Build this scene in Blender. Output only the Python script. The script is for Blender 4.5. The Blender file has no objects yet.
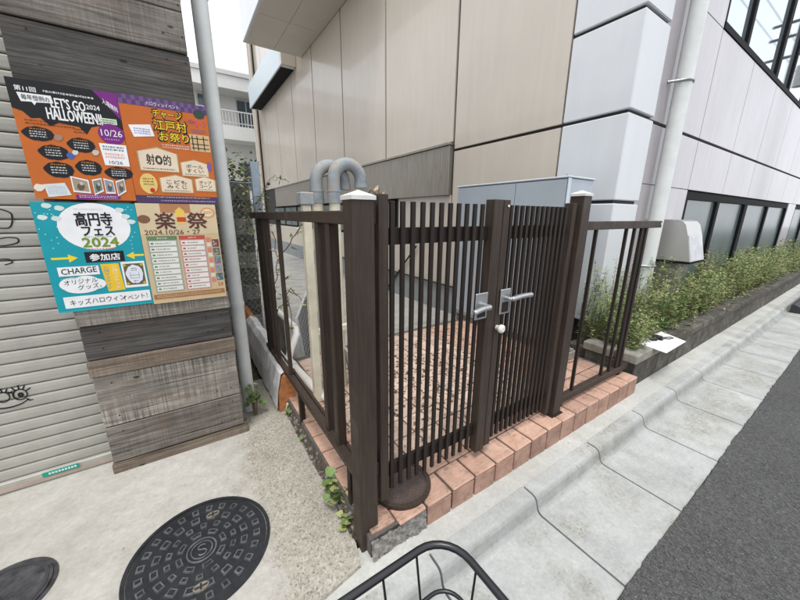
import bpy, math, random
from mathutils import Vector, Matrix
random.seed(7)
R = math.radians
scene = bpy.context.scene
C = scene.collection

# ------------------------------------------------------------------ camera
CAM = Vector((0, 0, 1.4))
YAW, PITCH, ROLL, FPX = R(33.6), R(14.7), R(0.45), 324.0
fw = Vector((math.sin(YAW) * math.cos(PITCH), math.cos(YAW) * math.cos(PITCH), -math.sin(PITCH)))
rt = Vector((math.cos(YAW), -math.sin(YAW), 0)); up = rt.cross(fw)
rt, up = math.cos(ROLL) * rt + math.sin(ROLL) * up, -math.sin(ROLL) * rt + math.cos(ROLL) * up
cd = bpy.data.cameras.new('camera'); co = bpy.data.objects.new('camera', cd); C.objects.link(co)
cd.sensor_width = 36; cd.lens = FPX / 800 * 36; cd.clip_start = 0.02; cd.clip_end = 2000
m = Matrix((rt, up, -fw)).transposed().to_4x4(); m.translation = CAM
co.matrix_world = m
scene.camera = co

# ------------------------------------------------------------------ sky, sun, exposure
SUN_EL, SUN_AZ = R(72), R(222)          # azimuth clockwise from +Y
w = bpy.data.worlds.new('World'); scene.world = w; w.use_nodes = True
nt = w.node_tree; bg = nt.nodes['Background']
sky = nt.nodes.new('ShaderNodeTexSky'); sky.sky_type = 'NISHITA'; sky.sun_disc = False
sky.sun_elevation = SUN_EL; sky.sun_rotation = SUN_AZ; sky.dust_density = 4; sky.air_density = 1.0; sky.ozone_density = 1
tc = nt.nodes.new('ShaderNodeTexCoord'); ns = nt.nodes.new('ShaderNodeTexNoise')
ns.inputs['Scale'].default_value = 2.2; ns.inputs['Detail'].default_value = 6
nt.links.new(tc.outputs['Generated'], ns.inputs['Vector'])
rp = nt.nodes.new('ShaderNodeValToRGB'); rp.color_ramp.elements[0].position = .3; rp.color_ramp.elements[1].position = .62
rp.color_ramp.elements[0].color = (.72, .72, .72, 1); rp.color_ramp.elements[1].color = (.97, .97, .97, 1)
nt.links.new(ns.outputs['Fac'], rp.inputs['Fac'])
mx = nt.nodes.new('ShaderNodeMixRGB'); mx.inputs['Color2'].default_value = (9.6, 9.9, 10.4, 1)   # thin bright cloud
nt.links.new(rp.outputs['Color'], mx.inputs['Fac']); nt.links.new(sky.outputs['Color'], mx.inputs['Color1'])
nt.links.new(mx.outputs['Color'], bg.inputs['Color']); bg.inputs['Strength'].default_value = .1
sd = bpy.data.lights.new('sun', 'SUN'); sd.energy = 1.25; sd.angle = R(16); sd.color = (1, .96, .9)
so = bpy.data.objects.new('sun', sd); C.objects.link(so); so.location = (0, 0, 20)
sdir = Vector((math.sin(SUN_AZ) * math.cos(SUN_EL), math.cos(SUN_AZ) * math.cos(SUN_EL), math.sin(SUN_EL)))
so.rotation_euler = sdir.to_track_quat('Z', 'Y').to_euler()
vs = scene.view_settings; vs.view_transform = 'Standard'; vs.look = 'None'; vs.gamma = 1; vs.exposure = 0.75
scene.render.engine = 'CYCLES'
scene.cycles.max_bounces = 6

# ------------------------------------------------------------------ mesh helpers
class MB:
    def __init__(s): s.v = []; s.f = []; s.m = []; s.sm = []
    def add(s, vs, fs, mi=0, smooth=False):
        o = len(s.v); s.v += [tuple(v) for v in vs]
        for f in fs: s.f.append(tuple(i + o for i in f)); s.m.append(mi); s.sm.append(smooth)
        return s
    def convex(s, vs, fs, mi=0):
        vs = [Vector(v) for v in vs]; c = sum(vs, Vector()) / len(vs); out = []
        for f in fs:
            fc = sum((vs[i] for i in f), Vector()) / len(f)
            n = (vs[f[1]] - vs[f[0]]).cross(vs[f[2]] - vs[f[1]])
            out.append(f if n.dot(fc - c) >= 0 else f[::-1])
        return s.add(vs, out, mi)
    def box(s, x0, x1, y0, y1, z0, z1, mi=0):
        v = [(x, y, z) for x in (x0, x1) for y in (y0, y1) for z in (z0, z1)]
        return s.convex(v, [(0, 1, 3, 2), (4, 5, 7, 6), (0, 1, 5, 4), (2, 3, 7, 6), (0, 2, 6, 4), (1, 3, 7, 5)], mi)
    def cbox(s, x0, x1, y0, y1, z0, z1, c=.003, mi=0):
        c = min(c, .45 * min(x1 - x0, y1 - y0, z1 - z0))
        v = []; ix = {}
        for a, x in ((-1, x0), (1, x1)):
            for b, y in ((-1, y0), (1, y1)):
                for d, z in ((-1, z0), (1, z1)):
                    ix[a, b, d] = len(v)
                    v += [(x, y - b * c, z - d * c), (x - a * c, y, z - d * c), (x - a * c, y - b * c, z)]
        S = (-1, 1); F = []
        for a in S: F.append(tuple(ix[a, b, d] for b, d in ((-1, -1), (-1, 1), (1, 1), (1, -1))))
        for b in S: F.append(tuple(ix[a, b, d] + 1 for a, d in ((-1, -1), (-1, 1), (1, 1), (1, -1))))
        for d in S: F.append(tuple(ix[a, b, d] + 2 for a, b in ((-1, -1), (-1, 1), (1, 1), (1, -1))))
        for a in S:
            for b in S: F.append((ix[a, b, -1], ix[a, b, 1], ix[a, b, 1] + 1, ix[a, b, -1] + 1))
            for d in S: F.append((ix[a, -1, d], ix[a, 1, d], ix[a, 1, d] + 2, ix[a, -1, d] + 2))
        for b in S:
            for d in S: F.append((ix[-1, b, d] + 1, ix[1, b, d] + 1, ix[1, b, d] + 2, ix[-1, b, d] + 2))
        for k in ix.values(): F.append((k, k + 1, k + 2))
        return s.convex(v, F, mi)
    def tube(s, pts, r, n=8, closed=False, mi=0, caps=True, smooth=True):
        pts = [Vector(p) for p in pts]; L = len(pts)
        rs = r if isinstance(r, (list, tuple)) else [r] * L
        V = []; nrm = None
        for i, p in enumerate(pts):
            a = pts[(i - 1) % L] if (closed or i) else p; b = pts[(i + 1) % L] if (closed or i < L - 1) else p
            t = (b - a).normalized()
            if nrm is None:
                nrm = t.cross(Vector((0, 0, 1)) if abs(t.z) < .9 else Vector((1, 0, 0))).normalized()
            else:
                nrm = (nrm - t * nrm.dot(t)).normalized()
            bn = t.cross(nrm)
            for k in range(n):
                an = 2 * math.pi * k / n; V.append(p + (nrm * math.cos(an) + bn * math.sin(an)) * rs[i])
        F = []
        for i in range(L if closed else L - 1):
            j = (i + 1) % L
            for k in range(n): F.append((i * n + k, i * n + (k + 1) % n, j * n + (k + 1) % n, j * n + k))
        s.add(V, F, mi, smooth)
        if caps and not closed:
            s.add(V[:n], [tuple(range(n))[::-1]], mi); s.add(V[-n:], [tuple(range(n))], mi)
        return s
    def cyl(s, x, y, z0, z1, r, n=24, mi=0, r1=None):
        return s.tube([(x, y, z0), (x, y, z1)], [r, r if r1 is None else r1], n, mi=mi)
    def ext(s, poly, axis, a, b, mi=0):
        # polygon (2-D, in the other two axes in order) extruded along axis from a to b
        def P(p, t):
            return {'x': (t, p[0], p[1]), 'y': (p[0], t, p[1]), 'z': (p[0], p[1], t)}[axis]
        n = len(poly); V = [P(p, a) for p in poly] + [P(p, b) for p in poly]
        ar = sum(poly[i][0] * poly[(i + 1) % n][1] - poly[(i + 1) % n][0] * poly[i][1] for i in range(n))
        F = [tuple(range(n)), tuple(range(2 * n - 1, n - 1, -1))] + [(i, n + i, n + (i + 1) % n, (i + 1) % n) for i in range(n)]
        flip = (ar > 0) == (b > a)
        if axis == 'y': flip = not flip
        if flip: F = [f[::-1] for f in F]
        return s.add(V, F, mi)
    def mesh(s, name, mats, org=(0, 0, 0)):
        me = bpy.data.meshes.new(name); o = Vector(org)
        me.from_pydata([Vector(v) - o for v in s.v], [], s.f)
        for mt in (mats if isinstance(mats, (list, tuple)) else [mats]): me.materials.append(mt)
        me.polygons.foreach_set('material_index', s.m); me.polygons.foreach_set('use_smooth', s.sm); me.update()
        return me
    def build(s, name, mats, parent=None, loc=None):
        if parent is not None:
            org = Vector(parent.get('_o', (0, 0, 0)))
        else:
            if loc is None:
                xs = list(zip(*s.v)); org = Vector(((min(xs[0]) + max(xs[0])) / 2, (min(xs[1]) + max(xs[1])) / 2, min(xs[2])))
            else: org = Vector(loc)
        ob = bpy.data.objects.new(name, s.mesh(name, mats, org)); C.objects.link(ob)
        if parent is not None:
            ob.parent = parent
        else: ob.location = org
        ob['_o'] = tuple(org)
        return ob
def tag(o, label=None, cat=None, group=None, kind=None):
    if label: o['label'] = label
    if cat: o['category'] = cat
    if group: o['group'] = group
    if kind: o['kind'] = kind
    return o
def thing(name, loc, label, cat, group=None):
    o = bpy.data.objects.new(name, None); C.objects.link(o); o.location = loc; o['_o'] = tuple(loc); o.empty_display_size = .1
    return tag(o, label, cat, group)
def place(name, me, parent, pos, rot=(0, 0, 0), sc=(1, 1, 1)):
    o = bpy.data.objects.new(name, me); C.objects.link(o); o.parent = parent
    o.location = Vector(pos) - (Vector(parent['_o']) if parent else Vector()); o.rotation_euler = rot; o.scale = sc
    o['_o'] = tuple(pos)
    return o

# ------------------------------------------------------------------ materials
class NM:
    def __init__(s, name, rough=.6, metal=0, spec=.5):
        s.mat = bpy.data.materials.new(name); s.mat.use_nodes = True; s.nt = s.mat.node_tree; s.b = s.nt.nodes['Principled BSDF']
        s.b.inputs['Roughness'].default_value = rough; s.b.inputs['Metallic'].default_value = metal; s.b.inputs['Specular IOR Level'].default_value = spec
        s._v = None
    def n(s, t): return s.nt.nodes.new(t)
    def l(s, a, b): s.nt.links.new(a, b)
    def vec(s, scale=(1, 1, 1), rnd=False):
        g = s.n('ShaderNodeNewGeometry'); mp = s.n('ShaderNodeMapping'); mp.inputs['Scale'].default_value = scale
        src = g.outputs['Position']
        if rnd:
            oi = s.n('ShaderNodeObjectInfo'); mu = s.n('ShaderNodeMath'); mu.operation = 'MULTIPLY'; mu.inputs[1].default_value = 57
            s.l(oi.outputs['Random'], mu.inputs[0]); ad = s.n('ShaderNodeVectorMath'); ad.operation = 'ADD'
            s.l(src, ad.inputs[0]); s.l(mu.outputs[0], ad.inputs[1]); src = ad.outputs[0]
        s.l(src, mp.inputs['Vector']); return mp.outputs['Vector']
    def noise(s, scale, detail=4, rough=.6, v=None, dist=0):
        t = s.n('ShaderNodeTexNoise'); t.inputs['Scale'].default_value = scale; t.inputs['Detail'].default_value = detail
        t.inputs['Roughness'].default_value = rough; t.inputs['Distortion'].default_value = dist
        s.l(v or s.vec(), t.inputs['Vector']); return t.outputs['Fac']
    def voro(s, scale, v=None, feat='F1'):
        t = s.n('ShaderNodeTexVoronoi'); t.feature = feat; t.inputs['Scale'].default_value = scale
        s.l(v or s.vec(), t.inputs['Vector']); return t
    def ramp(s, fac, els):
        r = s.n('ShaderNodeValToRGB'); e = r.color_ramp.elements
        while len(e) < len(els): e.new(.5)
        for q, (p, c) in zip(e, els):
            q.position = p; q.color = (*c, 1) if isinstance(c, (tuple, list)) else (c, c, c, 1)
        s.l(fac, r.inputs['Fac']); return r.outputs['Color']
    def mix(s, f, a, b, mode='MIX'):
        q = s.n('ShaderNodeMixRGB'); q.blend_type = mode
        for i, x in zip(('Fac', 'Color1', 'Color2'), (f, a, b)):
            if isinstance(x, (int, float)): q.inputs[i].default_value = x if i == 'Fac' else (x, x, x, 1)
            elif isinstance(x, (tuple, list)): q.inputs[i].default_value = (*x, 1)
            else: s.l(x, q.inputs[i])
        return q.outputs['Color']
    def rand(s, lo, hi):
        oi = s.n('ShaderNodeObjectInfo'); mr = s.n('ShaderNodeMapRange'); mr.inputs['To Min'].default_value = lo; mr.inputs['To Max'].default_value = hi
        s.l(oi.outputs['Random'], mr.inputs['Value']); return mr.outputs['Result']
    def col(s, c):
        if isinstance(c, (tuple, list)): s.b.inputs['Base Color'].default_value = (*c, 1)
        else: s.l(c, s.b.inputs['Base Color'])
        return s
    def rgh(s, c): s.l(c, s.b.inputs['Roughness']); return s
    def bump(s, h, st=.3, d=.002):
        b = s.n('ShaderNodeBump'); b.inputs['Strength'].default_value = st; b.inputs['Distance'].default_value = d
        s.l(h, b.inputs['Height']); s.l(b.outputs['Normal'], s.b.inputs['Normal']); return s
def plain(name, c, rough=.6, metal=0, var=.12, scale=6, bump=0, bs=80, rnd=.0):
    k = NM(name, rough, metal); d = tuple(x * (1 - var) for x in c); u = tuple(min(1, x * (1 + var)) for x in c)
    q = k.ramp(k.noise(scale, 6, .65), [(.3, d), (.7, u)])
    if rnd: q = k.mix(1, q, k.rand(1 - rnd, 1 + rnd), 'MULTIPLY')
    k.col(q)
    if bump: k.bump(k.noise(bs, 4), bump)
    return k.mat
FLAT = {}
def flat(c, rough=.45):
    key = (c, rough)
    if key not in FLAT:
        k = NM('print_ink', .5, 0, .25); k.col(k.mix(1, c, k.ramp(k.noise(14, 4), [(.3, .9), (.7, 1.)]), 'MULTIPLY')); FLAT[key] = k.mat
    return FLAT[key]

def mk_conc(name, lo, hi, stain, agg=None, agg_x=None, bump=.35, agg_w=.85, stw=.7, foot=None):
    k = NM(name, .85)
    base = k.ramp(k.noise(3.5, 8, .7), [(.3, lo), (.72, hi)])
    fine = k.ramp(k.noise(60, 4, .7), [(.3, .82), (.7, 1.1)])
    q = k.mix(.8, base, fine, 'MULTIPLY')
    st = k.ramp(k.noise(1.7, 6, .7, k.vec((1, 1, 1))), [(.50, 0.), (.68, 1.)])
    q = k.mix(k.mix(1, st, stw, 'MULTIPLY'), q, stain)
    spots = k.ramp(k.noise(26, 3, .5), [(.71, 0.), (.76, 1.)])
    q = k.mix(k.mix(1, spots, .55, 'MULTIPLY'), q, tuple(x * .35 for x in stain))
    h = k.noise(45, 6, .7)
    if agg:
        vv = k.voro(agg); sp = k.ramp(vv.outputs['Color'], [(.08, (.30, .28, .25)), (.3, (.68, .645, .58)), (.7, (.86, .83, .76)), (.95, (1.1, 1.08, 1.02))])
        if agg_x is not None:
            g = k.n('ShaderNodeSeparateXYZ'); k.l(k.vec(), g.inputs[0])
            ad = k.n('ShaderNodeMath'); ad.operation = 'ADD'; k.l(g.outputs['X'], ad.inputs[0])
            nn = k.n('ShaderNodeMath'); nn.operation = 'MULTIPLY_ADD'; nn.inputs[1].default_value = .7; nn.inputs[2].default_value = -.35
            k.l(k.noise(4, 5, .7), nn.inputs[0]); k.l(nn.outputs[0], ad.inputs[1])
            msk = k.ramp(ad.outputs[0], [(agg_x - .0, 0.), (agg_x + .12, 1.)])
        else:
            msk = k.ramp(k.noise(3.1, 3), [(.5, 0.), (.62, 1.)])
        q = k.mix(msk, q, k.mix(agg_w, q, sp, 'MULTIPLY'))
        h = k.mix(msk, h, vv.outputs['Distance'])
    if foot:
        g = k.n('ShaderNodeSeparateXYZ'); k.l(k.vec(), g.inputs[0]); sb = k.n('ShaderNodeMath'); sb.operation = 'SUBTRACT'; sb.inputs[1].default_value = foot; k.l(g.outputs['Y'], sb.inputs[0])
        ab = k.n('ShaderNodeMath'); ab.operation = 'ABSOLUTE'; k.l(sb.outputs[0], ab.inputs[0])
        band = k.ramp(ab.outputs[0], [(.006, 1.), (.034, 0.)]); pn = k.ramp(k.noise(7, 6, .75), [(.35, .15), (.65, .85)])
        q = k.mix(k.mix(1, band, pn, 'MULTIPLY'), q, (.17, .17, .155))  # foot dirt plus painted-in shade that darkens the kerb face
    k.col(q).bump(h, bump, .003); return k.mat
m_fore = mk_conc('forecourt_concrete', (.37, .355, .32), (.53, .515, .475), (.28, .262, .225), 150, .06)
m_strip = mk_conc('strip_concrete', (.38, .38, .355), (.52, .52, .49), (.30, .295, .26))
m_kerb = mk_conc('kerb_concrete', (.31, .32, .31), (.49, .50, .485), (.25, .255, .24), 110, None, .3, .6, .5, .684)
m_floor = mk_conc('yard_concrete', (.25, .245, .23), (.38, .375, .355), (.17, .16, .14))
k = NM('asphalt', .9); vv = k.voro(150)
q = k.ramp(vv.outputs['Color'], [(.1, .034), (.5, .07), (.9, .11), (1., .22)])
q = k.mix(.7, q, k.ramp(k.noise(2.5, 6, .7), [(.3, .8), (.7, 1.25)]), 'MULTIPLY'); k.col(q).bump(vv.outputs['Distance'], .9, .006); m_asph = k.mat
k = NM('soil', .95); k.col(k.ramp(k.noise(30, 6, .8), [(.3, (.03, .024, .018)), (.7, (.13, .1, .075))])).bump(k.noise(60, 5), .9, .01); m_soil = k.mat
# brown anodised / wood-print aluminium
k = NM('brown_aluminium', .48, 0, .3)
gr = k.noise(6, 5, .6, k.vec((14, 14, .8)))
q = k.ramp(gr, [(.3, (.030, .021, .016)), (.55, (.046, .032, .024)), (.75, (.06, .043, .033))])
du = k.ramp(k.noise(9, 8, .8), [(.55, 0.), (.85, .5)]); q = k.mix(du, q, (.08, .066, .054))
k.col(q).bump(gr, .08, .001).rgh(k.ramp(k.noise(12, 4), [(.3, .42), (.7, .62)])); m_brown = k.mat
k = NM('dark_brown_bar', .5, 0, .25); q = k.ramp(k.noise(6, 5, .6, k.vec((14, 14, .8))), [(.3, (.014, .0095, .0075)), (.75, (.028, .020, .0155))])
k.col(q); m_bar = k.mat
m_alu = plain('cast_aluminium', (.42, .43, .44), .38, .75, .15, 20)
m_cap = plain('white_cap', (.62, .61, .58), .5, 0, .1, 20)
# terracotta
def mk_tile(name, a, b, gro=True):
    k = NM(name, .72)
    q = k.ramp(k.noise(9, 6, .7, k.vec(rnd=True)), [(.3, a), (.7, b)])
    st = k.noise(5, 4, .6, k.vec((1.2, 40, 40))); q = k.mix(.35, q, k.ramp(st, [(.35, .6), (.6, 1.15)]), 'MULTIPLY')
    d = k.ramp(k.noise(14, 7, .8), [(.53, 0.), (.70, .85)]); q = k.mix(d, q, (.10, .075, .058))
    q = k.mix(1, q, k.rand(.84, 1.12), 'MULTIPLY'); k.col(q)
    wv = k.n('ShaderNodeTexWave'); wv.bands_direction = 'Y'; wv.inputs['Scale'].default_value = 28; wv.inputs['Distortion'].default_value = .6
    k.l(k.vec(), wv.inputs['Vector'])
    k.bump(wv.outputs['Fac'] if gro else k.noise(50, 5), .35, .002); return k.mat
m_tile = mk_tile('terracotta_tile', (.42, .25, .18), (.58, .375, .285))
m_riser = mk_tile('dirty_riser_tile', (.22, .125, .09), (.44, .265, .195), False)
m_paver = mk_tile('pale_paver', (.44, .315, .245), (.63, .49, .40), False)
m_mortar = plain('dark_mortar', (.10, .09, .08), .95, 0, .4, 40, .6, 90)
m_rubble = plain('rough_mortar', (.19, .18, .165), .95, 0, .55, 55, .9, 70)
# weathered planks
def mk_wood(name, a, b, c, tint=None, saw=0.):
    k = NM(name, .88, 0, .25); v = k.vec((1.6, 60, 60), True)
    g1 = k.noise(1.3, 9, .75, v, .8); q = k.ramp(g1, [(.33, a), (.5, b), (.68, c)])
    q = k.mix(.7, q, k.ramp(k.noise(2.4, 7, .75, k.vec((1, 3, 3), True)), [(.3, .45), (.7, 1.4)]), 'MULTIPLY')
    if saw:
        sw = k.noise(2.2, 2, .5, k.vec((70, 1.5, 1.5), True)); msk = k.ramp(k.noise(2.5, 5, .7, k.vec((1, 2, 2), True)), [(.42, 0.), (.6, saw)])
        q = k.mix(msk, q, k.mix(1, q, k.ramp(sw, [(.4, .62), (.58, 1.55)]), 'MULTIPLY'))
    cr = k.noise(.9, 5, .6, k.vec((1.1, 34, 34), True), 1.5); q = k.mix(k.ramp(cr, [(.335, .9), (.375, 0.)]), q, tuple(x * .22 for x in a))
    if tint: q = k.mix(k.ramp(k.noise(3, 6, .75, k.vec((1, 2.5, 2.5), True)), [(.56, 0.), (.76, .65)]), q, tint)
    kn = k.voro(4.2, k.vec((1, 2.2, 2.2), True)); q = k.mix(k.ramp(kn.outputs['Distance'], [(.04, .9), (.075, 0.)]), q, (.02, .016, .012))
    k.col(q).bump(k.mix(.5, g1, cr), .9, .007); return k.mat
m_wood = [mk_wood('weathered_plank', (.09, .079, .067), (.185, .166, .143), (.30, .275, .24), (.2, .12, .072), .3),
          mk_wood('dark_plank', (.036, .033, .030), (.08, .075, .069), (.15, .141, .13), (.14, .075, .045)),
          mk_wood('pale_plank', (.145, .127, .106), (.25, .226, .195), (.37, .34, .298), (.17, .105, .065), .85),
          mk_wood('brown_plank', (.09, .068, .05), (.18, .142, .108), (.28, .235, .19), (.14, .075, .045), .3)]
k = NM('shutter_paint', .5, .0)
q = k.ramp(k.noise(5, 6, .7), [(.3, (.32, .308, .268)), (.7, (.42, .406, .357))])
q = k.mix(k.ramp(k.noise(7, 6, .75, k.vec((.5, 6, 9))), [(.57, 0.), (.72, .6)]), q, (.13, .12, .10)); k.col(q); m_shut = k.mat
m_shutbar = plain('shutter_bar', (.42, .34, .28), .5, .3, .15, 12)
def mk_panel(name, a, b, rough, st):
    k = NM(name, rough, 0, .6)
    q = k.ramp(k.noise(1.1, 5, .6), [(.3, a), (.7, b)])
    q = k.mix(.5, q, k.ramp(k.noise(4, 5, .7, k.vec((3, 3, .25))), [(.35, 1 - st), (.7, 1.)]), 'MULTIPLY')
    k.col(q); k.b.inputs['Coat Weight'].default_value = .35; k.b.inputs['Coat Roughness'].default_value = .08; return k.mat
m_beige = mk_panel('beige_panel', (.53, .475, .40), (.58, .52, .44), .36, .14)
m_white = mk_panel('pale_grey_panel', (.60, .62, .64), (.66, .675, .69), .4, .08)
m_front = mk_panel('lilac_white_panel', (.40, .372, .39), (.49, .46, .478), .28, .3)
m_joint = plain('joint_sealant', (.03, .028, .027), .7, 0, .2)
m_plinth = plain('grey_plinth', (.24, .255, .26), .8, 0, .15, 3, .2)
m_soffit = mk_panel('soffit_panel', (.50, .46, .41), (.55, .51, .455), .45, .05)
k = NM('stained_steel', .42, .55); q = k.ramp(k.noise(5, 6, .7, k.vec((9, 9, .5))), [(.3, (.22, .2, .17)), (.6, (.34, .315, .275)), (.8, (.42, .39, .345))]); k.col(q); m_steel = k.mat
m_frame = plain('black_window_frame', (.008, .008, .009), .7, 0, .2); m_frame.node_tree.nodes['Principled BSDF'].inputs['Specular IOR Level'].default_value = .15
k = NM('frosted_glass', .2, 0, .4); k.col(k.ramp(k.noise(1.3, 4), [(.3, (.08, .11, .107)), (.7, (.14, .175, .17))])); m_frost = k.mat
k = NM('mirror_glass', .03, .75, 1.0); k.col((.50, .57, .62)); m_glass = k.mat
m_pipe_g = plain('grey_drainpipe', (.66, .68, .66), .45, 0, .08, 8)
m_pipe_c = plain('cream_pipe', (.62, .575, .44), .55, 0, .14, 9, .1)
k = NM('grey_elbow', .6); q = k.ramp(k.noise(11, 6, .7), [(.32, (.17, .20, .215)), (.52, (.27, .295, .31)), (.62, (.33, .29, .235)), (.75, (.22, .16, .11))]); k.col(q); m_elbow = k.mat
m_cab = plain('blue_grey_steel', (.38, .43, .475), .35, .05, .06, 3)
m_cab2 = plain('light_blue_grey_steel', (.54, .60, .65), .35, .05, .06, 3)
m_zinc = plain('galvanised_blue', (.30, .36, .43), .5, .3, .15, 20)
k = NM('mossy_stone', .95)
q = k.ramp(k.noise(9, 8, .75), [(.28, (.022, .02, .016)), (.5, (.075, .068, .055)), (.75, (.19, .175, .145))])
q = k.mix(k.ramp(k.noise(5, 6, .7), [(.55, 0.), (.72, .6)]), q, (.09, .085, .04)); q = k.mix(1, q, k.rand(.75, 1.2), 'MULTIPLY')
k.col(q).bump(k.noise(35, 7, .75), .9, .008); m_stone = k.mat
k = NM('cap_stone', .95); q = k.ramp(k.noise(12, 8, .75), [(.28, (.12, .11, .09)), (.5, (.24, .225, .19)), (.75, (.36, .34, .30))]); k.col(q).bump(k.noise(45, 7, .75), .7, .005); m_capst = k.mat
m_black = plain('black_paint', (.012, .012, .015), .28, 0, .2)
k = NM('cast_iron', .5, .35); q = k.ramp(k.noise(14, 6, .7), [(.3, (.014, .016, .020)), (.7, (.032, .035, .041))])
q = k.mix(k.ramp(k.noise(6, 7, .8), [(.55, 0.), (.8, .4)]), q, (.09, .09, .088)); k.col(q).bump(k.noise(120, 4), .3); m_iron = k.mat
k = NM('worn_iron', .45, .4); q = k.ramp(k.noise(20, 6, .8), [(.35, (.06, .066, .072)), (.65, (.20, .205, .21))]); k.col(q); m_worn = k.mat
k = NM('brown_resin', .6); wv = k.n('ShaderNodeTexBrick'); wv.inputs['Scale'].default_value = 22; wv.inputs['Color1'].default_value = (.06, .04, .034, 1)
wv.inputs['Color2'].default_value = (.085, .058, .048, 1); wv.inputs['Mortar'].default_value = (.022, .016, .014, 1); k.l(k.vec(), wv.inputs['Vector']); k.col(wv.outputs['Color']).bump(wv.outputs['Fac'], -.6, .003); m_resin = k.mat
m_wrap = plain('grey_plastic_wrap', (.62, .615, .61), .45, 0, .3, 10, 1.0, 12)
m_orange = plain('orange_timber', (.36, .14, .045), .7, 0, .4, 25, .5, 30)
m_whitep = plain('white_plastic', (.72, .70, .65), .45, 0, .08)
m_paper = plain('paper', (.78, .78, .78), .7, 0, .04)
m_apt = plain('white_render', (.76, .76, .73), .8, 0, .05, 1)
m_aptg = plain('off_white_render', (.64, .635, .6), .8, 0, .05, 1)  # greyer off-white for coping, antenna, railings and window frames
m_dglass = plain('window_glass', (.10, .13, .15), .1, 0, .1)
m_block = plain('concrete_block', (.25, .235, .21), .95, 0, .5, 9, .7, 40, .2)
m_hood = plain('hood_steel', (.47, .46, .44), .3, .55, .08, 2)
m_hoodf = plain('hood_front', (.42, .43, .44), .25, .5, .25, 7)
m_rub = plain('black_rubber', (.035, .035, .037), .8, 0, .2, 30)
m_cloud = plain('blue_white_panel', (.6, .68, .72), .4, 0, .05)
def leafm(name, a, b):
    k = NM(name, .55); oi = k.noise(23, 3, .6); k.col(k.ramp(oi, [(.3, a), (.7, b)])); k.b.inputs['Transmission Weight'].default_value = 0
    k.b.inputs['Subsurface Weight'].default_value = 0; return k.mat
m_lf = [leafm('leaf_green', (.10, .18, .045), (.19, .28, .08)), leafm('leaf_yellow_green', (.25, .31, .10), (.40, .43, .18)),
        leafm('leaf_dark', (.04, .075, .022), (.08, .13, .035)), leafm('leaf_dry', (.26, .2, .12), (.42, .33, .22))]
m_stem = plain('stem', (.16, .12, .07), .8, 0, .3, 30)
m_lleaf = [leafm('fallen_leaf_brown', (.10, .065, .045), (.2, .13, .09)), leafm('fallen_leaf_pale', (.35, .28, .22), (.5, .42, .34)), leafm('fallen_leaf_dark', (.035, .025, .02), (.07, .05, .04))]

# ------------------------------------------------------------------ ground, road, gutter
def st(o): return tag(o, kind='structure')
st(MB().box(-60, 90, -40, 120, -1.6, -1.5).build('ground', m_soil))
e0, e1 = .280, .0085                       # seam asphalt / gutter
def ye(x): return e0 + e1 * max(0, min(x, 12))
mb = MB(); xs = [-40, -8]
while xs[-1] < 14: xs.append(xs[-1] + (.025 if -.2 < xs[-1] < 4.5 else .15))
xs += [30, 80]; je = [ye(x) + (random.uniform(-.002, .006) + .003 * math.sin(x * 5) if -8 < x < 14 else 0) for x in xs]
for i in range(len(xs) - 1):
    a, b = xs[i], xs[i + 1]
    mb.add([(a, -7, .0), (b, -7, .0), (b, .2, .005), (a, .2, .005), (a, je[i] - .004, .005), (b, je[i + 1] - .004, .005), (b, je[i + 1], -.003), (a, je[i], -.003)], [(0, 1, 2, 3), (3, 2, 5, 4), (4, 5, 6, 7)])
st(mb.build('road', m_asph, loc=(0, 0, 0)))
gut = st(MB().box(-12, 40, .28, .775, -1.4, -.03).build('kerb', m_mortar))
JX = 1.264
def kerb_piece(x0, x1):
    g = .0052; x0 += g; x1 -= g; mb = MB()
    secs = []
    for x in (x0, x1):
        y0 = ye(x)
        yk = .672 + .004 * max(0, min(x - 1.2, 8)); 
        pr = [(y0, -.12), (y0, -.003), (y0 + .003, 0), (yk - .02, .003), (yk - .004, .008), (yk + .006, .02), (yk + .018, .062), (yk + .026, .074), (yk + .042, .081), (yk + .098, .085), (yk + .1, .083), (yk + .1, -.12)]
        secs.append([(x, y, z) for y, z in pr])
    n = len(secs[0]); V = secs[0] + secs[1]
    F = [(i, n + i, n + (i + 1) % n, (i + 1) % n) for i in range(n)]
    mb.add(V, [f[::-1] for f in F]); mb.add(V, [tuple(range(n)), tuple(range(2 * n - 1, n - 1, -1))])
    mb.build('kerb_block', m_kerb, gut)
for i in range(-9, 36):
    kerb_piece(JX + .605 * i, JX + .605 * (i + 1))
# concrete strip behind the kerb
mb = MB()
for a, b in ((-12, .45), (.45, 3), (3, 10), (10, 40)):
    f = lambda x: .764 + .004 * max(0, min(x - 1.2, 8))
    mb.add([(a, f(a), .0832), (b, f(b), .0832), (b, .93, .098), (a, .93, .098), (a, f(a), -.1), (b, f(b), -.1)], [(0, 1, 2, 3), (4, 5, 1, 0)])
st(mb.build('pavement_strip', m_strip, loc=(0, .8, 0)))
# forecourt
mb = MB()
poly = [(-12, .848), (.24, .835), (.402, .862), (.425, .95), (.428, 1.4), (.436, 2.0), (.44, 2.6), (-12, 2.6)]
mb.ext(poly, 'z', .09, .106)
st(mb.build('forecourt', m_fore, loc=(0, 1, .1)))
st(MB().box(-3, 20, .95, 30, -.06, -.05).build('yard_floor', m_floor))
st(MB().box(.20, .62, 2.0, 5.2, -.04, .075).build('alley_ground', m_soil))

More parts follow.
